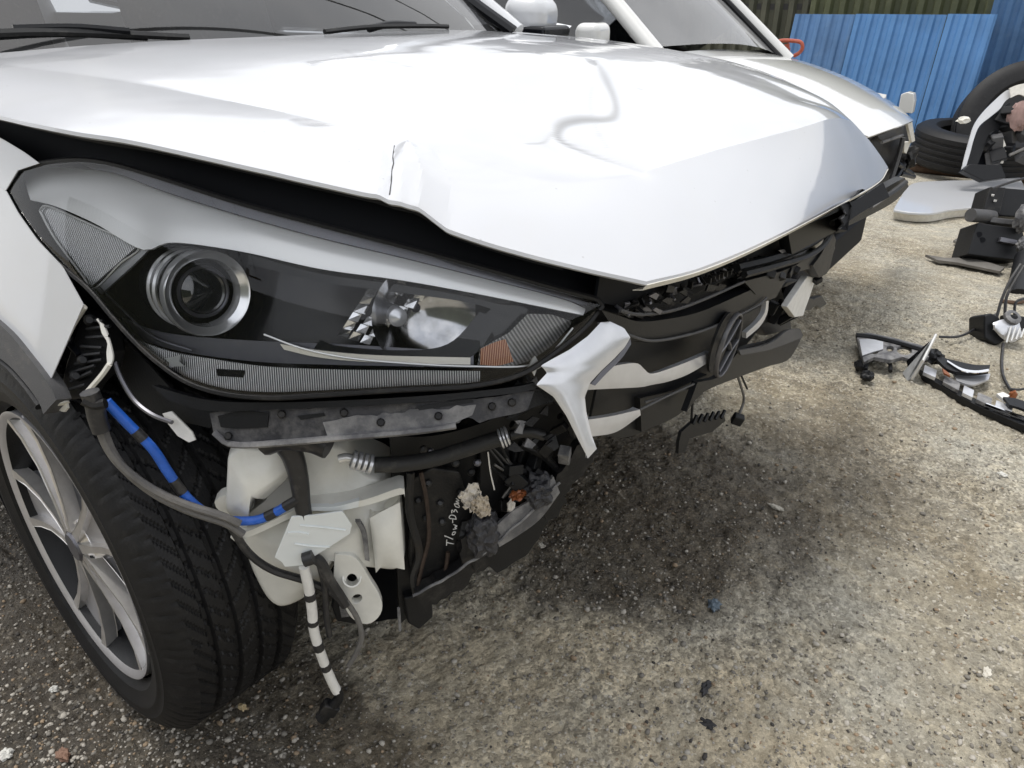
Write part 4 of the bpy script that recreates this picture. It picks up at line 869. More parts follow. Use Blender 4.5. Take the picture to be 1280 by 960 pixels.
patch('seam_flange', [(288, 672), (320, 660), (372, 636), (390, 632), (450, 626), (500, 610), (506, 617)], [(294, 677), (322, 667), (374, 643), (392, 639), (452, 633), (502, 618), (506, 622)], res(-0.026), MILK, wr, 40, 3, 0.03)
patch('side_lug', [(268, 628), (274, 622), (285, 618)], [(270, 634), (285, 650), (300, 662)], res(0.0), MILK, wr, 8, 4, 0.02)
patch('white_ridge', [(386, 634), (420, 633), (449, 626)], [(388, 638), (420, 639), (448, 634)], res(-0.032), FLAP, wr, 12, 3, 0.008)
patch('tank_pillar', [(462, 648), (476, 640), (500, 628)], [(470, 716), (480, 708), (506, 712)], res(-0.024), MILK, wr, 16, 8, 0.03, bulge=0.012)
patch('tank_rib', [(444, 652), (452, 668), (456, 700)], [(450, 652), (458, 668), (462, 702)], res(-0.026), GREYP, wr, 10, 3, 0.006)
# mounting foot with two holes
def ringplate(name, outer, holes, surf, thick, mtl, parent):
    cu = bpy.data.curves.new(name, 'CURVE'); cu.dimensions = '2D'; cu.fill_mode = 'BOTH'; cu.extrude = thick / 2; cu.bevel_depth = 0.0012
    P0 = np.array(surf(*outer[0])); a = np.array(surf(outer[0][0] + 50, outer[0][1])) - P0; a /= np.linalg.norm(a)
    b = np.array(surf(outer[0][0], outer[0][1] - 50)) - P0; b -= a * (a @ b); b /= np.linalg.norm(b); n = np.cross(a, b)
    for pl in [outer] + holes:
        s = cu.splines.new('POLY'); s.points.add(len(pl) - 1); s.use_cyclic_u = True
        for k, q in enumerate(pl):
            d = np.array(surf(*q)) - P0; s.points[k].co = (d @ a, d @ b, 0, 1)
    o = bpy.data.objects.new(name, cu); M_ = Matrix(((a[0], b[0], n[0], P0[0]), (a[1], b[1], n[1], P0[1]), (a[2], b[2], n[2], P0[2]), (0, 0, 0, 1)))
    dg = bpy.context.evaluated_depsgraph_get(); col.objects.link(o); dg.update(); me = bpy.data.meshes.new_from_object(o.evaluated_get(dg)); bpy.data.objects.remove(o)
    me.transform(M_); me.transform(Matrix.Translation(Vector(-world_off(parent)))); me.name = name; me.materials.clear(); me.materials.append(mtl)
    o2 = bpy.data.objects.new(name, me); return link(o2, parent)
def circ(cx, cy, rx, ry, n=18, rot=0): return [(cx + rx * math.cos(t) * math.cos(rot) - ry * math.sin(t) * math.sin(rot), cy + rx * math.cos(t) * math.sin(rot) + ry * math.sin(t) * math.cos(rot)) for t in np.linspace(0, 2 * math.pi, n, endpoint=False)]
ringplate('mounting_foot', spl([(420, 690), (440, 692), (452, 705), (462, 722), (472, 738), (477, 754), (472, 768), (458, 776), (440, 768), (428, 745), (418, 715)], 40).tolist(), [circ(440, 722, 8, 9), circ(446, 745, 8, 6, rot=-0.5)], res(-0.020), 0.010, MILK, wr)
v_, f_ = g_lathe(res(-0.020)(440, 722), CAM - res(0)(440, 722), [(0.004, 0.010), (0.010, 0.0115), (0.010, 0.0135), (-0.004, 0.0135)], 20); mk('grommet_ring', v_, f_, MILK, wr)
plate('pump', [(418, 738), (440, 734), (458, 752), (458, 775), (446, 782), (420, 778), (414, 760)], res(0.03), 0.03, BLACK, wr, 0.005)
plate('pump_label', [(424, 758), (438, 756), (440, 770), (427, 772)], res(0.0285), 0.001, GREYP, wr)
# white flap hanging in front
fl = plate('plastic_flap', [(364, 646), (392, 644), (428, 639), (434, 648), (440, 657), (437, 668), (412, 684), (386, 700), (380, 707), (356, 709), (352, 703), (343, 697), (350, 680)], res(-0.045), 0.003, FLAP, suv, 0.001)
patch('flap_step', [(360, 666), (374, 666), (386, 668)], [(358, 669), (374, 670), (386, 671)], res(-0.047), FLAP, fl, 6, 3, 0.003)
cable('flap_fold', [(375, 657), (400, 659), (432, 663)], res(-0.046), 0.0012, FLAP, fl, 10, 5)
cable('flap_fold', [(368, 680), (390, 683), (412, 684)], res(-0.046), 0.0012, FLAP, fl, 10, 5)

# ---- hoses and harnesses
def bands(path, r, k0, k1, mtl_a, mtl_b, name_a, name_b, parent, cuts):
    """a wrapped cable: alternate tape sections, each a piece of its own"""
    n = len(path)
    for i, (a, b) in enumerate(zip(cuts[:-1], cuts[1:])):
        s = path[int(a * (n - 1)):int(b * (n - 1)) + 1]
        if len(s) > 1: tube(name_a if i % 2 == 0 else name_b, s, r * (1.0 if i % 2 == 0 else 1.08), mtl_a if i % 2 == 0 else mtl_b, parent, 10)
hs = empty('cooling_hose', tuple(res(-0.03)(470, 580))); hs.parent = suv
cable('rubber_hose', [(468, 581), (500, 580), (540, 574), (580, 562), (610, 552), (630, 547)], res(-0.04), 0.0105, RUBBER, hs, 40, 14)
cable('metal_pipe', [(424, 574), (432, 572), (445, 574)], res(-0.03), 0.006, SILVER, hs, 10, 10)
for k in range(4):
    q = (442 + 7 * k, 575 + 1.6 * k); v_, f_ = g_lathe(res(-0.036)(*q), res(-0.036)(470, 582) - res(-0.036)(440, 575), [(-0.003, 0.009), (-0.002, 0.0125), (0.002, 0.0125), (0.003, 0.009)], 18); mk('crimp_ring', v_, f_, SATIN, hs)
for k in range(3):
    q = (626 + 4 * k, 548 - 1.5 * k); v_, f_ = g_lathe(res(-0.04)(*q), res(-0.04)(640, 543) - res(-0.04)(620, 550), [(-0.002, 0.010), (-0.001, 0.0135), (0.001, 0.0135), (0.002, 0.010)], 18); mk('clamp_ring', v_, f_, SATIN, hs)
cable('metal_pipe', [(638, 544), (660, 540), (680, 545)], res(-0.03), 0.007, DARKM, hs, 10, 10)
hn = empty('wiring_harness', tuple(res(-0.05)(300, 640))); hn.parent = suv
cable('grey_cable', [(118, 498), (126, 540), (145, 575), (180, 605), (225, 628), (275, 644), (300, 655)], vplane((0.34, -0.90), (0.44, -0.80), 0.0), 0.0052, GREYC, hn, 50, 8)
cable('grey_cable', [(122, 500), (132, 545), (152, 582), (190, 615), (235, 638), (282, 654), (304, 668)], vplane((0.34, -0.90), (0.44, -0.80), 0.004), 0.0052, GREYC, hn, 50, 8)
tube('cable_sleeve', spl(pxs([(112, 490), (118, 505), (122, 524), (127, 538)], vplane((0.34, -0.90), (0.44, -0.80), 0.0)), 12), 0.0105, TAPE, hn, 10)
tube('sleeve_clamp', spl(pxs([(104, 500), (118, 506), (132, 504)], vplane((0.34, -0.90), (0.44, -0.80), -0.006)), 8), 0.006, BLACKD, hn, 8)
bp_ = spl(pxs([(133, 502), (160, 530), (190, 560), (210, 590), (232, 620), (256, 640), (285, 650), (320, 650), (345, 640), (362, 630), (376, 622)], vplane((0.36, -0.86), (0.46, -0.76), 0.0)), 90)
bands(bp_, 0.0062, 0, 1, BLUE, TAPE, 'blue_wrap', 'black_wrap', hn, [0, 0.15, 0.20, 0.40, 0.47, 0.84, 0.88, 0.93, 1.0])
cable('black_cable', [(285, 652), (310, 690), (340, 712), (380, 725), (410, 738), (430, 752)], res(-0.03), 0.0055, TAPE, hn, 40, 8)
vh = empty('hanging_harness', tuple(res(-0.05)(375, 700))); vh.parent = suv
tube('taped_loom', spl(pxs([(352, 548), (366, 570), (374, 600), (378, 630), (381, 645)], res(-0.035)), 30), np.linspace(0.015, 0.010, 30), TAPE, vh, 10)
tube('loom_bundle', spl(pxs([(330, 552), (352, 545), (390, 548), (412, 556)], body(0.05)), 16), 0.018, TAPE, vh, 10)
wp = spl(pxs([(380, 708), (386, 735), (390, 762), (392, 785), (397, 805), (405, 828), (414, 850), (421, 864)], res(-0.045)), 90)
bands(wp, 0.0072, 0, 1, WTAPE, TAPE, 'white_wrap', 'black_wrap', vh, [0, 0.20, 0.245, 0.40, 0.43, 0.58, 0.63, 0.76, 0.80, 1.0])
v_, f_ = g_tube(spl(pxs([(422, 862), (424, 872), (414, 884), (402, 897)], res(-0.045)), 12), np.linspace(0.006, 0.0115, 12), 10); mk('plug', v_, f_, BLACKD, vh)
v_, f_ = g_box(res(-0.045)(412, 885), (0.026, 0.018, 0.022), rotm(0.8, 0.6, 0)); mk('plug_collar', v_, f_, BLACKD, vh, bevel=0.003)
cable('black_cable', [(385, 695), (400, 702), (412, 725), (425, 745), (432, 756)], res(-0.04), 0.0078, TAPE, vh, 30, 8)
cable('black_cable', [(398, 700), (406, 735), (408, 770), (412, 795)], res(-0.035), 0.0045, TAPE, vh, 30, 8)
cable('grey_cable', [(432, 750), (446, 772), (452, 795), (446, 815), (436, 832)], res(-0.04), 0.0042, GREYC, vh, 30, 8)
v_, f_ = g_tube(spl(pxs([(380, 700), (392, 696)], res(-0.05)), 6), 0.010, 10); mk('loom_clip', v_, f_, TAPE, vh)

# ---- dark box added to block light in the engine bay, underbody
for nm, c, dm, m_ in (('dark_bay_box', (0.16, -0.02, 0.62), (0.62, 0.86, 0.50), NAVY), ('radiator', (0.53, 0.05, 0.63), (0.05, 0.9, 0.34), BLACK), ('underbody', (-1.9, 0, 0.27), (3.6, 1.66, 0.16), NAVY), ('front_subframe', (0.05, 0, 0.27), (0.5, 1.0, 0.10), DARKM)):
    v_, f_ = g_box(c, dm); mk(nm, v_, f_, m_, suv, bevel=0.02)
cable('lower_arm', [(300, 700), (360, 700), (420, 690)], ypl(-0.60), 0.02, DARKM, suv, 8, 8)
patch('inner_apron', [(200, 500), (300, 520), (420, 530), (560, 520)], [(220, 660), (300, 760), (420, 780), (520, 770)], ypl(-0.50), NAVY, suv, 14, 10, 0.01)

# ---- wheels
TW, TR = 0.225, 0.355
def wheel_mesh(parent, full=True):
    """wheel with its axis along -y (outboard), centred on its hub"""
    n = 480 if full else 96
    # tread and sidewall profile: (offset from the outer face inwards, radius)
    prof = []
    side = [(0.020, 0.248), (0.006, 0.262), (0.000, 0.285), (-0.0014, 0.288), (-0.0014, 0.291), (0.0002, 0.294), (0.001, 0.305), (-0.0002, 0.308), (0.002, 0.311), (0.006, 0.322), (0.014, 0.336), (0.024, 0.346)]
    tread = np.linspace(0.032, TW - 0.032, 57)
    for s in side: prof.append((*s, 0))
    for x in tread: prof.append((x, TR - 0.003 * ((x - TW / 2) / (TW / 2)) ** 2 - 0.0005, 1))
    for s in side[::-1]: prof.append((TW - s[0], s[1], 0))
    gro = [0.060, 0.094, 0.131, 0.165]
    V = []; F = []; m = len(prof)
    for i in range(n):
        a = 2 * math.pi * i / n
        for j, (x, r, tr) in enumerate(prof):
            if full and tr:
                for g in gro:
                    if abs(x - g) < 0.0042: r -= 0.0075
                ph = (i + 40 * abs(x - TW / 2) * (1.0 if x < TW / 2 else -1.0) * 1.2)
                if x < 0.056 or x > TW - 0.056:
                    if (i + int(340 * x)) % 7 == 0: r -= 0.0045
                elif x < 0.090 or x > TW - 0.090:
                    if (i + int(260 * x)) % 7 == 0: r -= 0.0040
                elif (i - int(260 * x)) % 9 == 0: r -= 0.0032
            elif full and j in (9, 10, 11, len(prof) - 10, len(prof) - 11, len(prof) - 12) and i % 7 == 0: r -= 0.0028
            V.append((math.cos(a) * r, -0.0 + x, math.sin(a) * r))
    for i in range(n):
        k = (i + 1) % n
        for j in range(m - 1): F.append((i * m + j, i * m + j + 1, k * m + j + 1, k * m + j))
    o0 = world_off(parent)
    ty = mk('tyre', [np.array(v) + o0 for v in V], F, TYREM, parent, ang=30)
    lip = [(0.024, 0.240), (0.018, 0.2405), (0.012, 0.2425), (0.009, 0.243), (0.009, 0.2395), (0.016, 0.230)]
    v_, f_ = g_lathe(o0, (0, 1, 0), [(0.016, 0.230), (0.034, 0.222), (0.10, 0.215), (0.19, 0.216)], 72); mk('rim_barrel', v_, f_, BLACK, parent)
    v_, f_ = g_lathe(o0, (0, 1, 0), lip, 96); mk('rim_lip', v_, f_, SPOKEF, parent)
    v_, f_ = g_lathe(o0, (0, 1, 0), [(0.125, 0.225), (0.125, 0.02)], 48); mk('brake_disc', v_, f_, BLACKD, parent)
    v_, f_ = g_lathe(o0, (0, 1, 0), [(0.018, 0.0), (0.018, 0.022), (0.022, 0.030), (0.03, 0.048), (0.07, 0.062)], 40); mk('hub', v_, f_, ALLOY, parent)
    v_, f_ = g_lathe(o0, (0, 1, 0), [(0.014, 0.0), (0.014, 0.024), (0.018, 0.027), (0.024, 0.027)], 32); mk('centre_cap', v_, f_, GUN, parent)
    for k in range(5):
        a = 2 * math.pi * k / 5 + R(59); v_, f_ = g_lathe(o0 + np.array([0.040 * math.cos(a), 0.024, 0.040 * math.sin(a)]), (0, 1, 0), [(0.0, 0.0), (0.0, 0.006), (0.004, 0.0085), (0.02, 0.009)], 6); mk('lug_nut', v_, f_, DARKM, parent)
    for k in range(5):
        a = 2 * math.pi * k / 5 + R(38)
        ca, sa_ = math.cos(a), math.sin(a)
        def P(rad, t, d): return o0 + np.array([ca * rad - sa_ * t, d, sa_ * rad + ca * t])
        sp = None
        # recessed infill between the two bright edges of a spoke
        rows = []
        for rad, w, d in ((0.035, 0.016, 0.030), (0.08, 0.020, 0.034), (0.14, 0.030, 0.036), (0.19, 0.042, 0.034), (0.232, 0.050, 0.026)):
            rows.append([P(rad, t * w, d) for t in (-1, -0.5, 0, 0.5, 1)])
        v_, f_ = g_grid(np.array(rows), 0.02, towards=o0 + np.array([0, -3, 0])); sp = mk('spoke', v_, f_, SPOKEF, parent, bevel=0.0)
        for s in (-1, 1):
            g_ = G(); rows = []
            for rad, w, d, th in ((0.028, 0.010, 0.018, 0.008), (0.08, 0.021, 0.022, 0.0055), (0.14, 0.033, 0.024, 0.0055), (0.19, 0.045, 0.021, 0.0065), (0.234, 0.056, 0.013, 0.010)):
                rows.append([P(rad, s * (w - th), d), P(rad, s * (w + th), d)])
            v_, f_ = g_grid(np.array(rows), 0.020, towards=o0 + np.array([0, -3, 0])); mk('spoke_edge', v_, f_, ALLOY, sp, bevel=0.0012)
    return parent
wf = empty('wheel', (0, 0, 0)); wf.parent = suv; wf.location = (0, 0, 0)
wheel_mesh(wf)
wf.location = (-0.002, -0.906, TR - 0.004); wf.rotation_euler = (R(-1.0), 0, R(-3.1))
def copy_tree(o, parent, depth=0):
    c = o.copy(); col.objects.link(c); c.parent = parent
    for ch in o.children: copy_tree(ch, c)
    return c
for x, s in ((0.0, 1), (-2.67, -1), (-2.67, 1)):
    w = copy_tree(wf, suv); w.location = (x, 0.906 * s, TR - 0.004); w.rotation_euler = (0, 0, math.pi if s > 0 else 0)

# ---- rest of the body: flanks, doors, roof, glass
def section_loft(secs, n=5):
    return np.array([[np.array(p) for p in s] for s in secs])
for s in (-1, 1):
    secs = []
    for x, dy in ((-0.44, 0.0), (-0.9, 0.0), (-1.5, 0.005), (-2.2, 0.005), (-2.62 + 0.40, 0.0)):
        secs.append([(x, s * (0.86 + dy), 0.26), (x, s * (0.905 + dy), 0.42), (x, s * (0.912 + dy), 0.62), (x, s * (0.90 + dy), 0.80), (x, s * (0.885 + dy), 0.95), (x, s * (0.86 + dy), 1.04)])
    v_, f_ = g_grid(section_loft(secs), 0.02, towards=(-1.5, s * 6, 0.8)); mk('door_panel', v_, f_, WHITE, suv)
    secs = []
    for x, z0 in ((-2.2, 0.30), (-2.34, 0.62), (-2.5, 0.76), (-2.68, 0.80), (-2.86, 0.76), (-3.05, 0.60), (-3.3, 0.40), (-3.5, 0.42)):
        secs.append([(x, s * 0.90, z0), (x, s * 0.912, max(z0 + 0.02, 0.70)), (x, s * 0.905, max(z0 + 0.06, 0.86)), (x, s * 0.87, 1.02), (x, s * 0.84, 1.10)])
    v_, f_ = g_grid(section_loft(secs), 0.02, towards=(-2.5, s * 6, 0.8)); mk('rear_quarter', v_, f_, WHITE, suv)
    secs = []
    for x, zb, yt, zt in ((-0.55, 1.06, 0.80, 1.10), (-1.15, 1.05, 0.66, 1.54), (-1.9, 1.06, 0.645, 1.60), (-2.7, 1.10, 0.64, 1.56), (-3.1, 1.14, 0.66, 1.46)):
        secs.append([(x, s * 0.855, zb), (x, s * (0.855 + yt) / 2, (zb + zt) / 2), (x, s * yt, zt)])
    v_, f_ = g_grid(section_loft(secs), 0.004, towards=(-1.5, s * 6, 1.3)); mk('side_window', v_, f_, GLASSW, suv)
    tube('a_pillar', spl([(-0.34, s * 0.795, 1.055), (-0.50, s * 0.765, 1.165), (-0.80, s * 0.705, 1.38), (-1.15, s * 0.645, 1.565)], 20), 0.032, WHITE, suv, 10)
    tube('pillar_trim', spl([(-0.33, s * 0.765, 1.062), (-0.52, s * 0.728, 1.175), (-0.80, s * 0.675, 1.37), (-1.12, s * 0.62, 1.56)], 16), 0.018, BLACKG, suv, 8)
    tube('b_pillar', spl([(-1.62, s * 0.86, 1.04), (-1.66, s * 0.76, 1.32), (-1.72, s * 0.655, 1.58)], 8), 0.035, BLACKG, suv, 8)
# left fender top strip beyond the hood
for s in (1,):
    secs = []
    for x in np.linspace(-0.44, 0.60, 14):
        yb = 0.90 * (1 - max(0, (x + 0.3) / 1.12) ** 2.8) ** (1 / 2.8)
        arch = 0.37 + math.sqrt(max(0, 0.44 ** 2 - x * x)) if abs(x) < 0.43 else 0.45
        zt = 1.035 - 0.10 * max(0, x) ** 1.3
        secs.append([(x, yb * s, min(arch, 0.85)), (x, (yb + 0.005) * s, 0.88), (x, (yb - 0.02) * s, 0.95), (x, (yb - 0.05) * s, zt - 0.02), (x, (yb - 0.075) * s, zt - 0.01)])
    v_, f_ = g_grid(section_loft(secs), 0.01, towards=(0, 6, 0.8)); mk('left_fender', v_, f_, WHITE, suv)
secs = []
for x, zc, w in ((-1.10, 1.575, 0.62), (-1.3, 1.60, 0.64), (-1.9, 1.64, 0.645), (-2.7, 1.60, 0.64), (-3.25, 1.52, 0.60)):
    secs.append([(x, y * w, zc - 0.05 * abs(y) ** 3) for y in np.linspace(-1, 1, 9)])
v_, f_ = g_grid(section_loft(secs), 0.02, towards=(0, 0, 9)); mk('roof', v_, f_, WHITE, suv)
secs = [[(-3.5, y * 0.9, 0.4) for y in (-1, 0, 1)], [(-3.58, y * 0.9, 0.8) for y in (-1, 0, 1)], [(-3.5, y * 0.86, 1.05) for y in (-1, 0, 1)], [(-3.25, y * 0.62, 1.5) for y in (-1, 0, 1)]]
v_, f_ = g_grid(section_loft(secs), 0.02, towards=(-9, 0, 1)); mk('tailgate', v_, f_, WHITE, suv)
Pw = np.zeros((26, 12, 3))
for i in range(26):
    t = i / 25 * 2 - 1
    for j in range(12):
        k = j / 11; b0 = np.array([-0.265 - 0.10 * t * t, t * 0.76, 1.062 - 0.005 * t * t]); b1 = np.array([-1.08 - 0.05 * t * t, t * 0.61, 1.575 - 0.03 * t * t]); Pw[i, j] = b0 * (1 - k) + b1 * k + np.array([0.03, 0, 0.05]) * math.sin(math.pi * k) * 0.6
v_, f_ = g_grid(Pw, 0.0, towards=(6, 0, 6)); mk('windscreen', v_, f_, GLASSW, suv)
# cowl, dashboard and wipers
Pc = np.zeros((24, 4, 3))
for i in range(24):
    t = i / 23 * 2 - 1
    for j in range(4): Pc[i, j] = (-0.20 - 0.10 * t * t - 0.035 * j, t * 0.78, 1.052 + 0.003 * j)
v_, f_ = g_grid(Pc, 0.01, towards=(0, 0, 9)); mk('cowl', v_, f_, BLACK, suv)
Pd = np.zeros((20, 6, 3))
for i in range(20):
    t = i / 19 * 2 - 1
    for j in range(6): Pd[i, j] = (-0.36 - 0.10 * t * t - 0.10 * j, t * 0.72, 1.05 + 0.012 * math.sin(j) - (0.0 if j < 5 else 0.25))
v_, f_ = g_grid(Pd, 0.02, towards=(0, 0, 9)); mk('dashboard', v_, f_, mat('dash_plastic', (0.10, 0.10, 0.105), 0.7), suv)
for y in (-0.38, 0.38):
    v_, f_ = g_box((-1.35, y, 0.95), (0.2, 0.48, 0.75), rotm(0, -0.25, 0)); mk('seat_back', v_, f_, CLAD, suv, bevel=0.06)
wi = empty('wiper', (-0.3, -0.3, 1.08)); wi.parent = suv
tube('wiper_arm', spl([(-0.29, -0.42, 1.088), (-0.31, -0.55, 1.098), (-0.33, -0.66, 1.096), (-0.36, -0.74, 1.09)], 16), 0.008, BLACK, wi, 8)
tube('wiper_blade', spl([(-0.25, -0.36, 1.085), (-0.285, -0.50, 1.095), (-0.31, -0.62, 1.10), (-0.34, -0.78, 1.095)], 24), 0.007, RUBBER, wi, 6)
tube('wiper_spoiler', spl([(-0.27, -0.46, 1.098), (-0.295, -0.54, 1.106), (-0.315, -0.63, 1.106)], 12), 0.006, BLACK, wi, 6)
wi = empty('wiper', (-0.3, 0.2, 1.08)); wi.parent = suv
tube('wiper_arm', spl([(-0.255, 0.10, 1.088), (-0.265, 0.18, 1.096), (-0.27, 0.27, 1.093)], 12), 0.008, BLACK, wi, 8)
tube('wiper_blade', spl([(-0.245, -0.04, 1.086), (-0.25, 0.10, 1.092), (-0.26, 0.28, 1.090), (-0.275, 0.40, 1.086)], 24), 0.006, RUBBER, wi, 6)
# left door mirror
mi = empty('door_mirror', (-0.62, 0.95, 1.1)); mi.parent = suv
v_, f_ = g_box(at(664, 20, y=0.99), (0.15, 0.19, 0.125), rotm(0.25, 0.1, 0)); mk('mirror_shell', v_, f_, WHITE, mi, bevel=0.052, seg=5)
v_, f_ = g_box(at(672, 34, y=0.98) + np.array([0.02, 0, -0.012]), (0.12, 0.16, 0.035)); mk('mirror_base', v_, f_, BLACKG, mi, bevel=0.012)
tube('mirror_arm', [(-0.62, 0.86, 1.05), at(672, 34, y=0.98)], 0.03, BLACK, mi, 8)
# left bumper bracket sticking out past the hood
lb = patch('left_bumper_bracket', [(985, 290), (1040, 268), (1080, 250), (1112, 232), (1131, 222)], [(990, 318), (1044, 290), (1082, 272), (1118, 252), (1136, 233)], vplane((0.80, 0.2), (0.86, 0.80)), BLACK, suv, 24, 5, 0.02)
cable('bracket_ridge', [(1040, 279), (1080, 261), (1112, 243), (1132, 228)], vplane((0.81, 0.2), (0.87, 0.80)), 0.006, BLACKD, lb, 16, 6)
cable('bracket_ridge', [(1088, 258), (1106, 246)], vplane((0.82, 0.2), (0.88, 0.80)), 0.006, GREYP, lb, 6, 6)

# ================================================================== corrugated fence at the back, plus added unseen panels
OLIVE = mat('olive_sheet_metal', (0.085, 0.095, 0.048), 0.6, var=0.3, vs=3, dust=0.35, dustc=(0.22, 0.21, 0.15), ds=6)
OLIVED = mat('olive_sheet_dark', (0.060, 0.062, 0.042), 0.65, var=0.35, vs=3, dust=0.4, dustc=(0.14, 0.13, 0.10), ds=6)  # darker, duller olive for two of the back panels
BLUES = mat('blue_sheet_metal', (0.075, 0.20, 0.42), 0.5, var=0.14, vs=4, dust=0.22, dustc=(0.16, 0.28, 0.42), ds=8)
BLUED = mat('faded_blue_sheet_metal', (0.075, 0.17, 0.34), 0.55, var=0.2, vs=4, dust=0.35, dustc=(0.2, 0.28, 0.36), ds=7)
def g_corr(p0, p1, zl, h, lean, pitch, amp, trap=0.0, n=10, skew=0.0):
    """corrugated sheet between two plan points; lean = how far the foot stands out in front (towards -n)"""
    p0 = np.array(p0, float); p1 = np.array(p1, float); e = p1 - p0; L = np.linalg.norm(e); e /= L; nn = np.array([e[1], -e[0]])
    k = max(4, int(L / pitch * n)); V = []; rows = 7
    for j in range(rows):
        t = j / (rows - 1)
        for i in range(k + 1):
            s = L * i / k; ph = (s / pitch) % 1.0
            w = math.sin(2 * math.pi * ph); w = math.copysign(min(1, abs(w) * (1 + trap * 3)), w)
            q = p0 + e * (s + skew * t) + nn * (lean * (1 - t) + amp * w + 0.006 * math.sin(3 * t + s * 2)); V.append((q[0], q[1], zl + h * t))
    F = [(j * (k + 1) + i, j * (k + 1) + i + 1, (j + 1) * (k + 1) + i + 1, (j + 1) * (k + 1) + i) for j in range(rows - 1) for i in range(k)]
    # thin back side
    m = len(V); V2 = [np.array(v) - np.array([nn[0], nn[1], 0]) * 0.0012 for v in V]; F2 = [tuple(i + m for i in f[::-1]) for f in F]
    return list(V) + V2, F + F2
YF = 5.95
fence = empty('boundary_fence', (-1, YF + 0.4, 0)); tag(fence, 'weathered olive green corrugated metal fence along the back of the yard, plus added unseen panels', 'fence')
xe = at(1237, 5, y=YF + 0.35)[0]
for i in range(7):
    x1 = xe + 0.06 - 1.45 * i; yy = YF + 0.35 + 0.004 * (i % 2); v_, f_ = g_corr((x1 - 1.46, yy), (x1, yy), 0, 2.0, 0, 0.125, 0.020, 0.5, 12)
    mk('fence_panel', v_, f_, OLIVED if i in (1, 2) else OLIVE, fence)
for i in range(7):  # unseen panels added beside and behind the camera to darken reflections
    v_, f_ = g_corr((12.5, -5.6 + 1.72 * i), (12.5, -3.86 + 1.72 * i), 0, 2.5, 0, 0.125, 0.020, 0.5, 8); mk('fence_panel', v_, f_, OLIVE, fence)
    v_, f_ = g_corr((-5.2 + 1.9 * i, -5.6), (-3.28 + 1.9 * i, -5.6), 0, 2.5, 0, 0.125, 0.020, 0.5, 8); mk('fence_panel', v_, f_, OLIVE, fence)
for z in (0.45, 1.1, 1.75):
    v_, f_ = g_box((xe - 5.0, YF + 0.40, z), (9.8, 0.05, 0.05)); mk('fence_rail', v_, f_, DARKM, fence)
def sheet(pa, pb, dy, lean, mtl, label, h=None, pitch=0.092, amp=0.009):
    y = YF + dy; a = at(pa, 18, y=y); b = at(pb, 18, y=y)
    v_, f_ = g_corr((a[0], y), (b[0], y), 0.004, (a[2] if h is None else h), lean, pitch, amp, 0.5, 12); o = mk('corrugated_sheet', v_, f_, mtl)
    return tag(o, label, 'metal sheet', 'blue corrugated sheets by the fence')
sheet(994, 1075, 0.0, 0.22, BLUED, 'blue corrugated sheet leaning on the olive fence, leftmost, behind the red handle')
sheet(1070, 1184, -0.04, 0.24, BLUES, 'bright blue corrugated sheet leaning on the fence, in the middle of the row')
sheet(1185, 1247, -0.07, 0.26, BLUES, 'narrow blue corrugated sheet leaning beside the dark seam, nearest the tall blue wall')
sheet(1238, 2000, 0.22, 0.0, BLUED, 'tall upright blue corrugated wall behind the big tyre', 1.75)

# ================================================================== second white car, parked alongside
c2 = empty('white_car', (-1.0, 1.75, 0)); tag(c2, 'white car with its bumper missing parked beyond the damaged SUV', 'car')
L2 = [at(*p, y=y) for p, y in [((975, 69), 2.25), ((1015, 80), 2.25), ((1060, 97), 2.25), ((1100, 118), 2.24), ((1126, 136), 2.22), ((1141, 150), 2.2)]]
R2 = [np.array([p[0] + 0.0 - 0.10 * (1 - k / 5), 1.27 + 0.14 * max(0, k - 3) / 2, p[2] + 0.045]) for k, p in enumerate(L2)]
R2[-1] = at(1086, 171, y=1.42)
nL, nR = spl(L2, 60), spl(R2, 60); P2 = np.zeros((60, 16, 3))
for i in range(60):
    for j in range(16):
        t = j / 15; P2[i, j] = nL[i] * (1 - t) + nR[i] * t; P2[i, j, 2] += 0.020 * math.sin(math.pi * t); P2[i, j, 0] += 0.045 * math.sin(math.pi * t) * (i / 59)
v_, f_ = g_grid(P2, 0.006, towards=(0, 1.7, 9)); mk('hood', v_, f_, WHITE2, c2)
wbR, wbL = at(806, 60, y=1.30), at(972, 69, y=2.24)
wtR, wtL = at(757, 0, y=1.36), at(904, 0, y=2.16)
def ext(a, b, k): return a + (b - a) * k
WR, WL = ext(wbR, wtR, 2.4), ext(wbL, wtL, 2.4)
Pz = np.zeros((14, 10, 3))
for i in range(14):
    for j in range(10):
        t = i / 13; k = j / 9; Pz[i, j] = (wbR * (1 - t) + wbL * t) * (1 - k) + (WR * (1 - t) + WL * t) * k + np.array([0.07, 0, 0.03]) * math.sin(math.pi * t)
v_, f_ = g_grid(Pz, 0.0); mk('windscreen', v_, f_, GLASS2, c2)
for b, t_, nm in ((wbR, WR, 'a_pillar'), (wbL, WL, 'a_pillar')):
    v_, f_ = g_tube(spl([b + np.array([0.05, 0, -0.02]), ext(b, t_, 0.5) + np.array([0.01, 0, 0.012]), t_], 14), 0.030, 10); mk(nm, v_, f_, WHITE2, c2)
    v_, f_ = g_tube(spl([b + np.array([0.03, 0.04 * (1 if b is wbR else -1), -0.01]), ext(b, t_, 0.5) + np.array([0.01, 0.035 * (1 if b is wbR else -1), 0.012]), t_], 14), 0.012, 8); mk('pillar_seal', v_, f_, BLACK, c2)
Pc = np.zeros((10, 3, 3))
for i in range(10):
    t = i / 9
    for j in range(3): Pc[i, j] = wbR * (1 - t) + wbL * t + np.array([0.05 - 0.05 * j + 0.05 * math.sin(math.pi * t), 0, -0.012 + 0.004 * j])
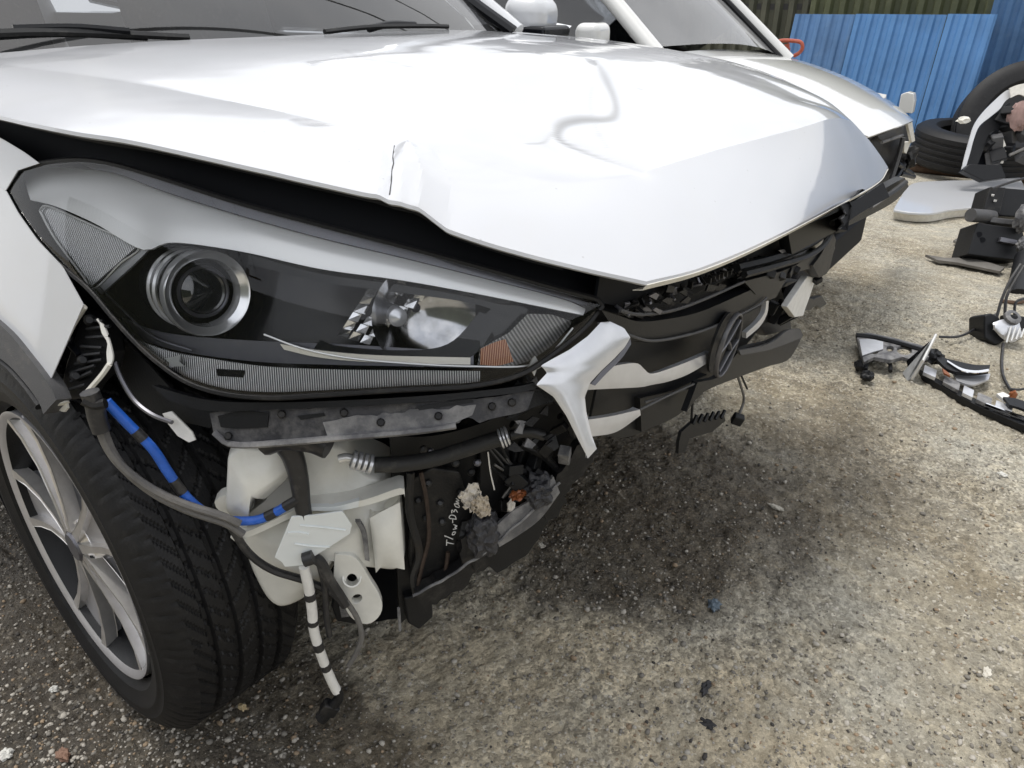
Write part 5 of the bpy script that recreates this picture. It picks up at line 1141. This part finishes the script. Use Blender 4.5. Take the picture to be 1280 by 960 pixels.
v_, f_ = g_grid(Pc, 0.01, towards=(0, 1.7, 9)); mk('cowl', v_, f_, BLACK, c2)
v_, f_ = g_box((wbR + wbL) / 2 + np.array([-0.35, 0, -0.05]), (0.5, 0.9, 0.04), rotm(0.08, 0, 0)); mk('dashboard', v_, f_, CLAD, c2, bevel=0.01)
v_, f_ = g_box((-1.25, 1.45, 0.85), (0.2, 0.45, 0.7), rotm(0, -0.2, 0)); mk('seat_back', v_, f_, CLAD, c2, bevel=0.05)
v_, f_ = g_box((-1.3, 2.0, 0.85), (0.2, 0.45, 0.7), rotm(0, -0.2, 0)); mk('seat_back', v_, f_, CLAD, c2, bevel=0.05)
rf = np.array([[WR + np.array([-0.02 - 1.6 * i / 5, 0, 0.02 * math.sin(math.pi * i / 5)]) * 1 + (WL - WR) * j / 4 + np.array([0, 0, 0.03 * math.sin(math.pi * j / 4)]) for j in range(5)] for i in range(6)])
v_, f_ = g_grid(rf, 0.02, towards=(0, 1.7, 9)); mk('roof', v_, f_, WHITE2, c2)
for y, s in ((1.24, -1), (2.30, 1)):
    wz = 0.99 if s < 0 else 0.93
    Pn = np.array([[(x, y - s * 0.02, 0.28), (x, y, 0.5), (x, y, 0.75), (x, y - s * 0.03, wz - 0.01)] for x in (-0.42, -1.0, -1.7, -2.4, -3.4)]); v_, f_ = g_grid(Pn, 0.02, towards=(-1.5, y + s * 5, 0.7)); mk('door_panel', v_, f_, WHITE2, c2)
    Pn = np.array([[(x, y - s * 0.01, 0.36 + math.sqrt(max(0.0, 0.36 ** 2 - (x + 0.02) ** 2))), (x, y, 0.78), (x, y - s * 0.02, 0.86 - 0.12 * max(0, x)), (x, y - s * 0.06, wz - 0.05 - 0.40 * max(0, x) ** 1.3)] for x in np.linspace(-0.42, 0.46, 12)]); v_, f_ = g_grid(Pn, 0.015, towards=(0, y + s * 5, 0.7)); mk('front_fender', v_, f_, WHITE2, c2)
    T0 = WR if s < 0 else WL
    Pn = np.array([[(-0.40, y - s * 0.05, wz), ext(wbR if s < 0 else wbL, T0, 0.25) + np.array([-0.02, 0, 0]), ext(wbR if s < 0 else wbL, T0, 0.45)], [(-1.0, y - s * 0.04, wz), (-1.0, (y + T0[1]) / 2, 1.18), (T0[0] - 0.1, T0[1], T0[2])], [(-1.7, y - s * 0.04, wz), (-1.7, (y + T0[1]) / 2, 1.2), (T0[0] - 0.8, T0[1], T0[2])], [(-2.5, y - s * 0.04, wz), (-2.5, (y + T0[1]) / 2, 1.18), (T0[0] - 1.5, T0[1], T0[2] - 0.02)]], dtype=float)
    v_, f_ = g_grid(Pn, 0.004, towards=(-1, y + s * 5, 1)); mk('side_window', v_, f_, GLASSW, c2)
v_, f_ = g_box((-1.4, 1.77, 0.26), (3.8, 0.98, 0.14)); mk('underbody', v_, f_, NAVY, c2, bevel=0.02)
v_, f_ = g_box((0.15, 1.77, 0.50), (0.55, 0.80, 0.40)); mk('dark_bay_box', v_, f_, NAVY, c2, bevel=0.02)
# mirror and wipers
v_, f_ = g_box(at(741, 45, y=1.12), (0.09, 0.125, 0.082), rotm(0.15, 0, 0)); mk('door_mirror', v_, f_, WHITE2, c2, bevel=0.026, seg=4)
for k, (a, b) in enumerate([((935, 70), (968, 66)), ((830, 61), (862, 66))]):
    yy = (2.1, 1.55)[k]; w2 = empty('wiper', tuple(at(*a, y=yy))); w2.parent = c2; w2.location = Vector(at(*a, y=yy)) - c2.location
    tube('wiper_arm', spl([at(a[0], a[1], y=yy) + np.array([0, 0, 0.005]), at((a[0] + b[0]) / 2, (a[1] + b[1]) / 2 - 3, y=yy + 0.06), at(b[0], b[1], y=yy + 0.12)], 10), 0.008, BLACK, w2, 6)
    tube('wiper_blade', spl([at(a[0] - 16, a[1] - 1, y=yy - 0.05), at(a[0] + 6, a[1] - 5, y=yy + 0.02), at(b[0] - 4, b[1] - 2, y=yy + 0.1)], 10), 0.007, RUBBER, w2, 6)
# open front end of the second car
C2A = xpl(0.575)
plate('front_panel', [(1094, 170), (1138, 153), (1142, 178), (1132, 180), (1128, 196), (1114, 236), (1090, 248), (1060, 250), (1060, 190)], xpl(0.52), 0.02, BLACKD, c2)
plate('lamp_recess', [(1097, 170), (1130, 156), (1129, 168), (1103, 178)], xpl(0.55), 0.01, CLAD, c2)
cable('panel_rib', [(1102, 178), (1128, 169)], xpl(0.57), 0.006, GREYP, c2, 4, 6)
cable('panel_rib', [(1129, 172), (1122, 200), (1110, 236)], xpl(0.57), 0.010, CLAD, c2, 10, 6)
plate('torn_corner', [(1134, 152), (1140, 150), (1144, 176), (1140, 178)], xpl(0.585), 0.01, PRIMER, c2)
plate('torn_corner', [(1131, 178), (1139, 177), (1133, 192), (1130, 190)], xpl(0.575), 0.02, PRIMER, c2)
plate('lamp_corner', [(1126, 118), (1134, 115), (1142, 117), (1143, 126), (1140, 142), (1122, 140)], ypl(2.42), 0.05, WHITE2, c2, 0.004)
crumple('crushed_bracket', at(1134, 197, x=0.56), 0.045, BLACKD, 21, 3, (0.8, 1.0, 1.1), 0.25, c2)
for a, b in [((1122, 205), (1140, 218)), ((1126, 217), (1142, 221)), ((1118, 225), (1130, 205))]:
    cable('broken_strut', [a, b], xpl(0.56), 0.012, BLACK, c2, 4, 6)
v_, f_ = g_box((0.47, 1.77, 0.42), (0.06, 0.9, 0.12)); mk('crash_beam', v_, f_, DARKM, c2, bevel=0.01)
w0 = empty('wheel', (0, 0, 0)); w0.parent = c2
def plain_wheel(par):
    o0 = world_off(par)
    v_, f_ = g_lathe(o0, (0, 1, 0), [(0.02, 0.205), (0.0, 0.235), (0.004, 0.275), (0.03, 0.305), (0.06, 0.312), (0.14, 0.312), (0.17, 0.305), (0.196, 0.27), (0.18, 0.205)], 48); mk('tyre', v_, f_, TYREM, par)
    v_, f_ = g_lathe(o0, (0, 1, 0), [(0.02, 0.0), (0.02, 0.05), (0.035, 0.06), (0.03, 0.19), (0.015, 0.206), (0.03, 0.207)], 40); mk('rim', v_, f_, ALLOY, par)
plain_wheel(w0)
for k, (x, y, rz) in enumerate([(-0.02, 1.26, 0), (-0.02, 2.28, math.pi), (-2.65, 1.26, 0), (-2.65, 2.28, math.pi)]):
    w = w0 if k == 0 else copy_tree(w0, c2); w.location = Vector((x, y, 0.312)) - c2.location; w.rotation_euler = (0, 0, rz)

# ================================================================== scrap in the yard
hd = tube('jack_handle', spl([at(*p, y=3.6) for p in [(974, 68), (967, 62), (968, 55), (976, 51), (990, 51), (1001, 53), (1003, 60), (999, 66), (992, 70)]], 40), 0.011, mat('red_handle_paint', (0.42, 0.09, 0.05), 0.5, dust=0.4, dustc=(0.4, 0.25, 0.2)), None, 8)
jk = empty('pallet_jack', tuple(at(985, 66, y=3.6) * np.array([1, 1, 0]))); hd.parent = jk; hd.location = -jk.location
tag(jk, 'faded red loop handle of a hand truck behind the second car', 'hand truck')
tube('handle_shaft', [at(984, 60, y=3.6), at(984, 60, y=3.6) * np.array([1, 1, 0]) + np.array([0.05, 0.2, 0.1])], 0.018, mat('red_shaft_paint', (0.36, 0.07, 0.04), 0.5, dust=0.4), jk, 8)
v_, f_ = g_box(at(985, 60, y=3.6) * np.array([1, 1, 0]) + np.array([0.05, 0.35, 0.08]), (0.3, 0.6, 0.12)); mk('jack_body', v_, f_, RUST, jk, bevel=0.02)
plate('handle_lever', [(979, 56), (986, 54), (986, 66), (981, 66)], ypl(3.6), 0.02, mat('red_lever', (0.40, 0.10, 0.06), 0.5), jk, 0.003)

def scrap_tyre(name, c, axis, Rr, w, label, ref=(0, 0, 1)):
    e = empty(name, (c[0], c[1], c[2])); tag(e, label, 'tyre', 'scrap tyres by the blue sheets')
    pr = []
    hw = w / 2
    for x, r in [(-hw * 0.75, 0.62), (-hw * 0.98, 0.70), (-hw, 0.82), (-hw * 0.92, 0.93), (-hw * 0.8, 0.975)]: pr.append((x, r * Rr))
    for k in range(41):
        x = -hw * 0.76 + hw * 1.52 * k / 40; g = any(abs(x - q * hw) < 0.006 for q in (-0.45, -0.15, 0.15, 0.45)); pr.append((x, Rr * (0.998 - 0.01 * (x / hw) ** 2) - (0.009 if g else 0)))
    pr += [(-x, r) for x, r in pr[4::-1]]; pr += [(hw * 0.6, Rr * 0.64), (-hw * 0.6, Rr * 0.64), (-hw * 0.75, 0.62 * Rr)]
    v_, f_ = g_lathe(c, axis, pr, 72, ref); mk('tyre_casing', v_, f_, TYREM, e, ang=30); return e
tl = at(1220, 184, d=5.30); ty1 = scrap_tyre('scrap_tyre', tl, (0.05, -0.05, 1), 0.43, 0.27, 'worn tyre lying flat on a rusty log in front of the blue sheets', (1, 0, 0))
tu = at(1276, 182, d=5.35); ty2 = scrap_tyre('scrap_tyre', (tu[0], tu[1], max(tu[2], 0.30)), (0.30, -0.85, 0.42), 0.485, 0.27, 'large tyre tilted upright behind the torn bumper at the right edge')
v_, f_ = g_lathe(np.array([tu[0], tu[1], max(tu[2], 0.30)]), (0.30, -0.85, 0.42), [(0.06, 0.0), (0.06, 0.10), (0.02, 0.13), (0.05, 0.27), (0.09, 0.295), (0.10, 0.305)], 40); mk('steel_rim', v_, f_, DARKM, ty2)
zb = max(0.06, tl[2] - 0.135); lr = zb / 2
lg = tube('rusty_log', spl([np.array([tl[0] - 0.6, tl[1] - 0.16, lr]), np.array([tl[0], tl[1] - 0.14, lr]), np.array([tl[0] + 0.9, tl[1] - 0.02, lr])], 14), lr, RUST, None, 14)
tag(lg, 'brown rusty pipe lying under the flat tyre', 'pipe')
# torn bumper skin
tb = empty('torn_bumper', tuple(at(1235, 220, d=4.4) * np.array([1, 1, 0]))); tag(tb, 'torn white bumper corner with black inside, standing on the white panel', 'bumper')
D1 = float((at(1232, 226, z=0.07) - CAM) @ fw) - 0.24
patch('white_skin', [(1202, 213), (1207, 192), (1212, 174), (1218, 156), (1229, 140), (1245, 124), (1258, 113), (1266, 112)], [(1207, 210), (1213, 190), (1217, 175), (1224, 158), (1238, 146), (1250, 136), (1257, 126), (1268, 119)], dpl(D1), WHITE, tb, 30, 4, 0.008)
patch('white_skin', [(1262, 110), (1272, 106), (1282, 104)], [(1264, 122), (1274, 118), (1284, 122)], dpl(D1 - 0.03), PRIMER, tb, 8, 4, 0.008)
patch('inner_wall', [(1208, 208), (1216, 180), (1226, 158), (1244, 142), (1262, 128)], [(1222, 206), (1230, 185), (1236, 168), (1250, 160), (1268, 150)], dpl(D1 + 0.06), BLACK, tb, 16, 5, 0.01)
patch('inner_wall', [(1222, 206), (1230, 180), (1240, 166), (1262, 150)], [(1252, 206), (1256, 190), (1260, 178), (1270, 168)], dpl(D1 + 0.16), NAVY, tb, 14, 5, 0.01)
plate('bottom_flange', [(1203, 213), (1212, 205), (1252, 206), (1258, 222), (1230, 226)], dpl(D1 - 0.04), 0.05, BLACK, tb, 0.006)
patch('torn_edge', [(1254, 172), (1258, 186), (1254, 204)], [(1252, 176), (1254, 188), (1251, 204)], dpl(D1 + 0.04), PRIMER, tb, 8, 3, 0.006)
for k in range(14):
    q = random.Random(50 + k); b_ = g_box(dpl(D1 + q.uniform(0.0, 0.12))(q.uniform(1232, 1285), q.uniform(140, 200)), (q.uniform(0.04, 0.14), q.uniform(0.03, 0.1), q.uniform(0.03, 0.10)), rotm(q.uniform(0, 3), q.uniform(-0.7, 0.7), q.uniform(-0.7, 0.7))); mk('broken_piece', b_[0], b_[1], BLACK if k % 3 else CLAD, tb, bevel=0.006)
crumple('stained_rag', at(1276, 144, d=D1 - 0.05), 0.075, mat('stained_leather', (0.30, 0.20, 0.18), 0.8, var=0.35, vs=14), 31, 3, (0.9, 0.6, 1.2), 0.15, tb)
cable('rod', [(1262, 194), (1284, 184)], dpl(D1 - 0.05), 0.009, GREYC, tb, 4, 6)
crumple('white_scrap', at(1204, 150, d=4.6), 0.03, PRIMER, 33, 2, (1.3, 0.8, 0.7), 0.3, tb)
# white body panel on the ground
wpn = empty('body_panel', tuple(at(1180, 260, z=0))); tag(wpn, 'white car body panel lying flat on the ground below the tyres', 'body panel')
patch('panel_face', [(1117, 262), (1124, 250), (1140, 230), (1180, 226), (1220, 225), (1275, 222)], [(1118, 263), (1136, 266), (1156, 267), (1170, 266), (1200, 261), (1290, 256)], zpl(0.062), WHITE, wpn, 30, 8, 0.01, curve=True)
def rim_of(z0): return lambda px, py: at(px, py, z=z0)
top_ = spl([(1118, 263), (1136, 266), (1156, 267), (1170, 266), (1200, 261), (1290, 256)], 24); Ps = np.zeros((24, 5, 3))
for i, q in enumerate(top_):
    a = at(q[0], q[1], z=0.060)
    for j in range(5): Ps[i, j] = a + np.array([0.03 * (1 if i < 12 else 1) * math.sin(j * 0.5) * 0, 0.006 * j, -0.0135 * j])
v_, f_ = g_grid(Ps, 0.008); mk('panel_side', v_, f_, PRIMER, wpn)
# black front carrier scrap at the right edge
sc = empty('black_carrier', tuple(at(1245, 330, z=0))); tag(sc, 'black plastic front carrier scrap heaped at the right edge', 'car part')
DS = float((at(1242, 324, z=0.045) - CAM) @ fw)
def slab(name, pts, d, th, mtl, parent, bv=0.006): return plate(name, pts, dpl(d), th, mtl, parent, bv)
slab('carrier_box', [(1238, 233), (1284, 237), (1284, 272), (1241, 269), (1230, 262)], DS + 0.05, 0.12, BLACK, sc)
slab('carrier_side', [(1238, 233), (1258, 234), (1250, 268), (1230, 262)], DS + 0.03, 0.02, BLACKD, sc)
slab('carrier_shelf', [(1240, 271), (1284, 276), (1284, 284), (1238, 278)], DS + 0.01, 0.10, CLAD, sc)
slab('carrier_foot', [(1222, 278), (1278, 286), (1282, 300), (1276, 326), (1240, 322), (1210, 318)], DS, 0.14, BLACK, sc)
slab('carrier_face', [(1252, 296), (1272, 300), (1272, 306), (1250, 302)], DS - 0.02, 0.02, GUN, sc, 0.003)
v_, f_ = g_tube([dpl(DS)(1213, 269), dpl(DS + 0.05)(1240, 271)], 0.032, 14); mk('crash_tube', v_, f_, CLAD, sc)
for q in [(1241, 244), (1244, 251)]:
    v_, f_ = g_box(dpl(DS + 0.02)(*q), (0.012, 0.01, 0.008)); mk('clip', v_, f_, WTAPE, sc)
for q in [(1228, 300), (1224, 293)]:
    v_, f_ = g_lathe(dpl(DS - 0.002)(*q), CAM - dpl(DS)(*q), [(0.004, 0.0), (0.004, 0.013), (-0.01, 0.013)], 14); mk('bolt_hole', v_, f_, NAVY, sc)
cable('carrier_wire', [(1240, 236), (1262, 228), (1284, 222)], dpl(DS - 0.03), 0.006, TAPE, sc, 10, 6)
crumple('grey_lump', at(1280, 272, d=DS - 0.05), 0.045, GREYP, 41, 3, (0.8, 0.9, 1.5), 0.2, sc)
crumple('grey_lump', at(1279, 306, d=DS - 0.06), 0.03, GREYP, 42, 3, (0.9, 0.9, 1.2), 0.2, sc)
v_, f_ = g_tube(spl([at(1282, 322, d=DS - 0.08), at(1276, 350, d=DS - 0.18), at(1273, 372, d=DS - 0.28)], 10), 0.045, 16); mk('motor', v_, f_, BLACK, sc)
cable('motor_edge', [(1252, 376), (1268, 378), (1284, 377)], zpl(0.012), 0.008, RUST, sc, 6, 6)
# flat grey boards
for pts, lab in (([(1157, 318), (1180, 322), (1216, 322), (1256, 334), (1250, 339), (1196, 328), (1172, 325)], 'thin grey board lying flat on the concrete, nearest the black carrier'), ([(1192, 300), (1200, 296), (1214, 297), (1214, 312), (1206, 310)], 'small grey board half hidden behind the black carrier')):
    v_, f_ = g_plate([at(p[0], p[1], z=0.028) for p in pts], 0.012, (0, 0, 1)); o = mk('flat_board', v_, f_, mat('grey_board', (0.15, 0.14, 0.125), 0.8, var=0.25, vs=10), None); tag(o, lab, 'board', 'flat boards on the ground')
# broken lamp hanging on its cable
bl = empty('broken_lamp', tuple(at(1252, 430, z=0))); tag(bl, 'broken headlight unit with black case and clear ribs at the right edge', 'headlight')
DL = float((at(1247, 431, z=0.004) - CAM) @ fw)
slab('lamp_case', [(1231, 394), (1240, 391), (1250, 396), (1254, 412), (1260, 424), (1250, 430), (1244, 432), (1231, 423)], DL, 0.10, BLACK, bl, 0.008)
slab('lamp_case', [(1260, 424), (1276, 418), (1282, 410), (1284, 396), (1262, 392)], DL + 0.02, 0.06, BLACK, bl, 0.008)
patch('clear_cover', [(1241, 404), (1250, 400), (1262, 398), (1274, 402)], [(1242, 412), (1254, 424), (1266, 428), (1278, 420)], dpl(DL - 0.02), SATIN, bl, 14, 5, 0.006, bulge=0.02)
for k in range(4): cable('cover_rib', [(1258 + 6 * k, 428 - 2 * k), (1264 + 5.5 * k, 408 + k)], dpl(DL - 0.04), 0.0035, SILVER, bl, 6, 6)
v_, f_ = g_lathe(dpl(DL - 0.02)(1264, 398), (0.4, -0.4, 0.8), [(0.0, 0.03), (0.012, 0.03), (0.016, 0.024), (0.016, 0.014)], 20); mk('lamp_socket', v_, f_, GREYP, bl)
for pts in ([(1276, 330), (1262, 352), (1252, 375), (1246, 396)], [(1280, 332), (1268, 352), (1258, 372), (1256, 395)], [(1284, 372), (1270, 378), (1268, 395)]):
    cable('lamp_cable', pts, dpl(DL + 0.03), 0.0055, TAPE, bl, 16, 6)
cable('lamp_cable', [(1246, 392), (1232, 400), (1214, 414), (1196, 421), (1174, 421)], zpl(0.03), 0.0048, TAPE, bl, 24, 6)
cable('lamp_cable', [(1254, 430), (1252, 452), (1254, 470), (1262, 486), (1270, 494)], zpl(0.02), 0.0055, TAPE, bl, 24, 6)
cable('lamp_cable', [(1262, 486), (1274, 487), (1290, 484)], zpl(0.03), 0.004, TAPE, bl, 8, 6)
crumple('orange_plug', at(1266, 494, z=0.025), 0.014, ORANGE, 43, 2, (0.8, 0.8, 1.2), 0.2, bl)
# headlight wreck on the ground
hw = empty('headlight_wreck', tuple(at(1120, 450, z=0))); tag(hw, 'shattered headlight bracket with cut-outs lying on the concrete, black cup beside it', 'headlight part')
ringplate('wreck_bracket', [(1070, 420), (1085, 418), (1115, 424), (1145, 432), (1165, 438), (1160, 448), (1140, 452), (1128, 448), (1112, 452), (1092, 448), (1080, 454), (1074, 436)], [circ(1093, 441, 5, 4), circ(1130, 440, 10, 6, rot=0.1), circ(1112, 438, 5, 4)], zpl(0.05), 0.012, GREYP, hw)
cable('bracket_edge', [(1070, 419), (1090, 421), (1120, 428), (1148, 436), (1166, 440)], zpl(0.062), 0.009, BLACK, hw, 16, 6)
patch('grey_film', [(1074, 424), (1090, 424), (1104, 427)], [(1078, 444), (1090, 440), (1104, 436)], zpl(0.064), SATIN, hw, 8, 4, 0.003)
cable('wire_loop', [(1082, 462), (1086, 452), (1100, 448), (1112, 454), (1113, 464)], zpl(0.03), 0.007, BLACK, hw, 16, 6)
crumple('black_cup', at(1076, 457, z=0.025), 0.022, BLACK, 44, 3, (1, 1, 0.9), 0.15, hw); crumple('black_cup', at(1084, 470, z=0.02), 0.022, BLACK, 45, 3, (1, 1, 0.8), 0.2, hw)
sh = empty('lens_shard', tuple(at(1140, 474, z=0))); tag(sh, 'tall grey lens shard standing up from the headlight wreck', 'lens shard')
v_, f_ = g_plate([at(1128, 466, z=0.01), at(1134, 476, z=0.0), at(1142, 472, z=0.01), at(1158, 446, z=0.10), at(1170, 417, z=0.16), at(1160, 430, z=0.14), at(1146, 446, z=0.08)], 0.006); mk('shard', v_, f_, mat('grey_lens', (0.45, 0.46, 0.47), 0.2, var=0.2, vs=30), sh)
v_, f_ = g_plate([at(1134, 452, z=0.05), at(1148, 440, z=0.10), at(1162, 428, z=0.13), at(1150, 446, z=0.07), at(1136, 464, z=0.02)], 0.004); mk('shard', v_, f_, BLACKG, sh)
tube('shard_edge', [at(1140, 474, z=0.008), at(1154, 450, z=0.09), at(1170, 418, z=0.162)], 0.005, SILVER, sh, 6)
ls = empty('lens_piece', tuple(at(1205, 470, z=0))); tag(ls, 'curved dark lens piece with a chrome strip behind the light bar', 'lens piece')
patch('dark_rim', [(1166, 436), (1178, 446), (1200, 452), (1220, 456), (1238, 456)], [(1172, 450), (1186, 462), (1206, 466), (1222, 466), (1236, 464)], zpl(0.06), BLACK, ls, 18, 5, 0.01)
patch('chrome_strip', [(1184, 450), (1202, 460), (1220, 463), (1236, 461)], [(1184, 452), (1202, 463), (1220, 466), (1236, 464)], zpl(0.066), CHROME, ls, 14, 3, 0.003)
patch('grey_lens', [(1190, 464), (1208, 468), (1238, 467)], [(1196, 476), (1216, 481), (1236, 474)], zpl(0.035), SATIN, ls, 12, 4, 0.006)
crumple('dark_knuckle', at(1168, 446, z=0.05), 0.03, BLACK, 46, 3, (1, 1, 0.8), 0.2, ls)
patch('amber_bit', [(1178, 460), (1186, 466)], [(1180, 466), (1188, 470)], zpl(0.055), ORANGE, ls, 4, 3, 0.006, curve=False)
lb2 = empty('light_bar', tuple(at(1215, 490, z=0))); tag(lb2, 'long grey segmented light bar with chrome edge lying at the right', 'light bar')
bar = spl([(1150, 460), (1165, 466), (1185, 477), (1205, 488), (1230, 500), (1260, 512), (1300, 524)], 60)
patch('bar_base', [(1150, 462), (1185, 480), (1230, 503), (1300, 530)], [(1156, 470), (1190, 490), (1232, 512), (1300, 540)], zpl(0.02), BLACK, lb2, 24, 4, 0.02)
for k, (a, b) in enumerate([(2, 8), (12, 20), (22, 27), (29, 36), (38, 46)]):
    A_ = [tuple(bar[a] + np.array([1, -6])), tuple(bar[b] + np.array([1, -6]))]; B_ = [tuple(bar[a] + np.array([-1, 3])), tuple(bar[b] + np.array([-1, 3]))]
    patch('bar_segment', A_, B_, zpl(0.034), GREYP if k % 2 else SATIN, lb2, 6, 3, 0.012, curve=False)
cable('chrome_edge', [(1232, 506), (1262, 517), (1300, 530)], zpl(0.03), 0.007, CHROME, lb2, 12, 6)
plate('bar_cap', [(1246, 492), (1254, 490), (1262, 494), (1256, 500)], zpl(0.045), 0.01, WTAPE, lb2)
patch('bar_cover', [(1254, 496), (1270, 498), (1300, 508)], [(1262, 506), (1276, 510), (1300, 520)], zpl(0.05), BLACK, lb2, 8, 3, 0.008)

# ================================================================== loose bits on the ground
def stone(name, px, py, r, sq, mtl, seed, label, cat, group=None):
    p = at(px, py, z=0); o = crumple(name, (p[0], p[1], zground(p[0], p[1]) + r * sq[2] * 0.45 + 0.001), r, mtl, seed, 3, sq, 0.30, None); tag(o, label, cat, group); return o
M_bl = mat('blue_grey_chip', (0.10, 0.13, 0.16), 0.5, var=0.3, vs=60); M_dk = mat('dark_chip', (0.025, 0.024, 0.026), 0.6, var=0.3); M_lt = mat('pale_chip', (0.55, 0.52, 0.45), 0.8, var=0.15); M_br = mat('brown_pebble', (0.22, 0.13, 0.09), 0.8, var=0.2); M_wh = mat('white_pebble', (0.62, 0.61, 0.57), 0.8, var=0.15)
stone('plastic_chip', 893, 757, 0.014, (0.9, 1.2, 0.45), M_bl, 61, 'blue grey plastic chip on the concrete below the dark stain', 'chip')
stone('plastic_chip', 882, 859, 0.013, (0.6, 1.5, 0.4), M_dk, 62, 'dark elongated chip lying in the sandy foreground, the upper of two', 'chip')
stone('plastic_chip', 886, 907, 0.013, (1.3, 0.8, 0.35), M_dk, 63, 'flat dark chip in the sandy foreground, the lower of two', 'chip')
stone('wood_splinter', 970, 634, 0.013, (1.4, 0.5, 0.35), M_lt, 64, 'pale splinter lying on the dark wet stain', 'splinter')
stone('wood_splinter', 1233, 843, 0.011, (0.6, 1.3, 0.4), M_lt, 65, 'small pale splinter on the concrete near the lower right edge', 'splinter')
stone('pebble', 304, 888, 0.009, (1.0, 0.6, 0.6), mat('cream_pebble', (0.62, 0.50, 0.30), 0.8), 66, 'cream coloured pebble on the wet ground below the tyre', 'pebble')
stone('pebble', 80, 946, 0.012, (1.3, 0.8, 0.6), M_br, 67, 'reddish brown pebble near the lower left corner', 'pebble')
stone('pebble', 8, 944, 0.011, (1.0, 0.9, 0.6), M_wh, 68, 'white pebble in the lower left corner', 'pebble')
stone('pebble', 68, 862, 0.008, (1.0, 0.9, 0.6), M_wh, 69, 'small white pebble in the gravel left of the tyre', 'pebble')
stone('pebble', 1252, 595, 0.010, (1.2, 0.9, 0.6), M_wh, 70, 'white pebble at the right edge above the splinter', 'pebble')
stone('pebble', 676, 682, 0.009, (1.1, 0.8, 0.6), M_lt, 71, 'pale pebble at the foot of the undertray by the stain', 'pebble')
# gravel: thousands of little stones, nobody could count them
bm = bmesh.new(); bmesh.ops.create_icosphere(bm, subdivisions=1, radius=1.0); IV = np.array([v.co for v in bm.verts]); IF = np.array([[v.index for v in f.verts] for f in bm.faces]); bm.free()
NP = 26000
pxp = rng.uniform(-60, 1340, NP * 2); pyp = rng.uniform(300, 1010, NP * 2)
pos = np.array([at(a, b, z=0)[:2] for a, b in zip(pxp, pyp)])
gi = np.clip(np.searchsorted(gx, pos[:, 0]), 0, nx - 1); gj = np.clip(np.searchsorted(gy, pos[:, 1]), 0, ny - 1)
dens = 0.34 + 0.75 * gravel[gi, gj] + 0.35 * wet[gi, gj] + 0.5 * (fbm(pos[:, 0], pos[:, 1], 6, 3, 77) - 0.4)
keep = (rng.random(NP * 2) < dens) & (pos[:, 1] < 2.4); pos = pos[keep][:NP]; gi = gi[keep][:NP]; gj = gj[keep][:NP]; n_ = len(pos)
size = np.clip(0.0008 + 0.0010 * rng.gamma(1.25, 1.0, n_), 0.0008, 0.0065)
Vg = IV[None] * (1 + 0.35 * (rng.random((n_, len(IV), 1)) - 0.5)) * size[:, None, None] * np.stack([rng.uniform(0.7, 1.4, n_), rng.uniform(0.7, 1.4, n_), rng.uniform(0.45, 0.8, n_)], -1)[:, None]
Vg[:, :, 0] += pos[:, 0, None]; Vg[:, :, 1] += pos[:, 1, None]; Vg[:, :, 2] += (Z[gi, gj] + size * 0.15)[:, None]
Fg = (IF[None] + (np.arange(n_) * len(IV))[:, None, None]).reshape(-1, 3)
me = bpy.data.meshes.new('gravel'); me.vertices.add(n_ * len(IV)); me.vertices.foreach_set('co', Vg.astype(np.float32).ravel()); me.loops.add(Fg.size); me.loops.foreach_set('vertex_index', Fg.astype(np.int32).ravel()); me.polygons.add(len(Fg)); me.polygons.foreach_set('loop_start', np.arange(0, Fg.size, 3, dtype=np.int32)); me.polygons.foreach_set('loop_total', np.full(len(Fg), 3, np.int32)); me.update()
for m_ in (mat('gravel_grey', (0.20, 0.185, 0.16), 0.85, var=0.2), mat('gravel_pale', (0.42, 0.39, 0.34), 0.85, var=0.15), mat('gravel_dark', (0.055, 0.05, 0.045), 0.8), mat('gravel_tan', (0.28, 0.21, 0.14), 0.85, var=0.2)): me.materials.append(m_)
me.polygons.foreach_set('material_index', np.repeat(rng.choice(4, n_, p=[0.44, 0.34, 0.06, 0.16]), len(IF)).astype(np.int32))
gv = bpy.data.objects.new('gravel', me); link(gv); tag(gv, 'loose small gravel scattered over the worn concrete', 'gravel', kind='stuff')

# overhead power cables: out of the frame, they show as lines in the windscreens
pw = empty('power_line', (-1.6, 36, 0)); tag(pw, 'thin overhead power cables mirrored as dark lines in the windscreens', 'power line')
for x, z in ((-2.3, 6.2), (-1.7, 6.3), (-1.0, 6.2)):
    tube('wire', [(x, -14 + 50 * t, z - 2.2 * t * (1 - t)) for t in np.linspace(0, 1, 30)], 0.016, TAPE, pw, 6)
for y in (-14, 36):
    v_, f_ = g_lathe((-1.6, y, 0), (0, 0, 1), [(0, 0.16), (6.6, 0.10), (6.6, 0.0)], 12); mk('pole', v_, f_, mat('pole_concrete', (0.3, 0.29, 0.27), 0.8), pw)
    v_, f_ = g_box((-1.65, y, 6.2), (1.7, 0.1, 0.1)); mk('cross_arm', v_, f_, RUST, pw)
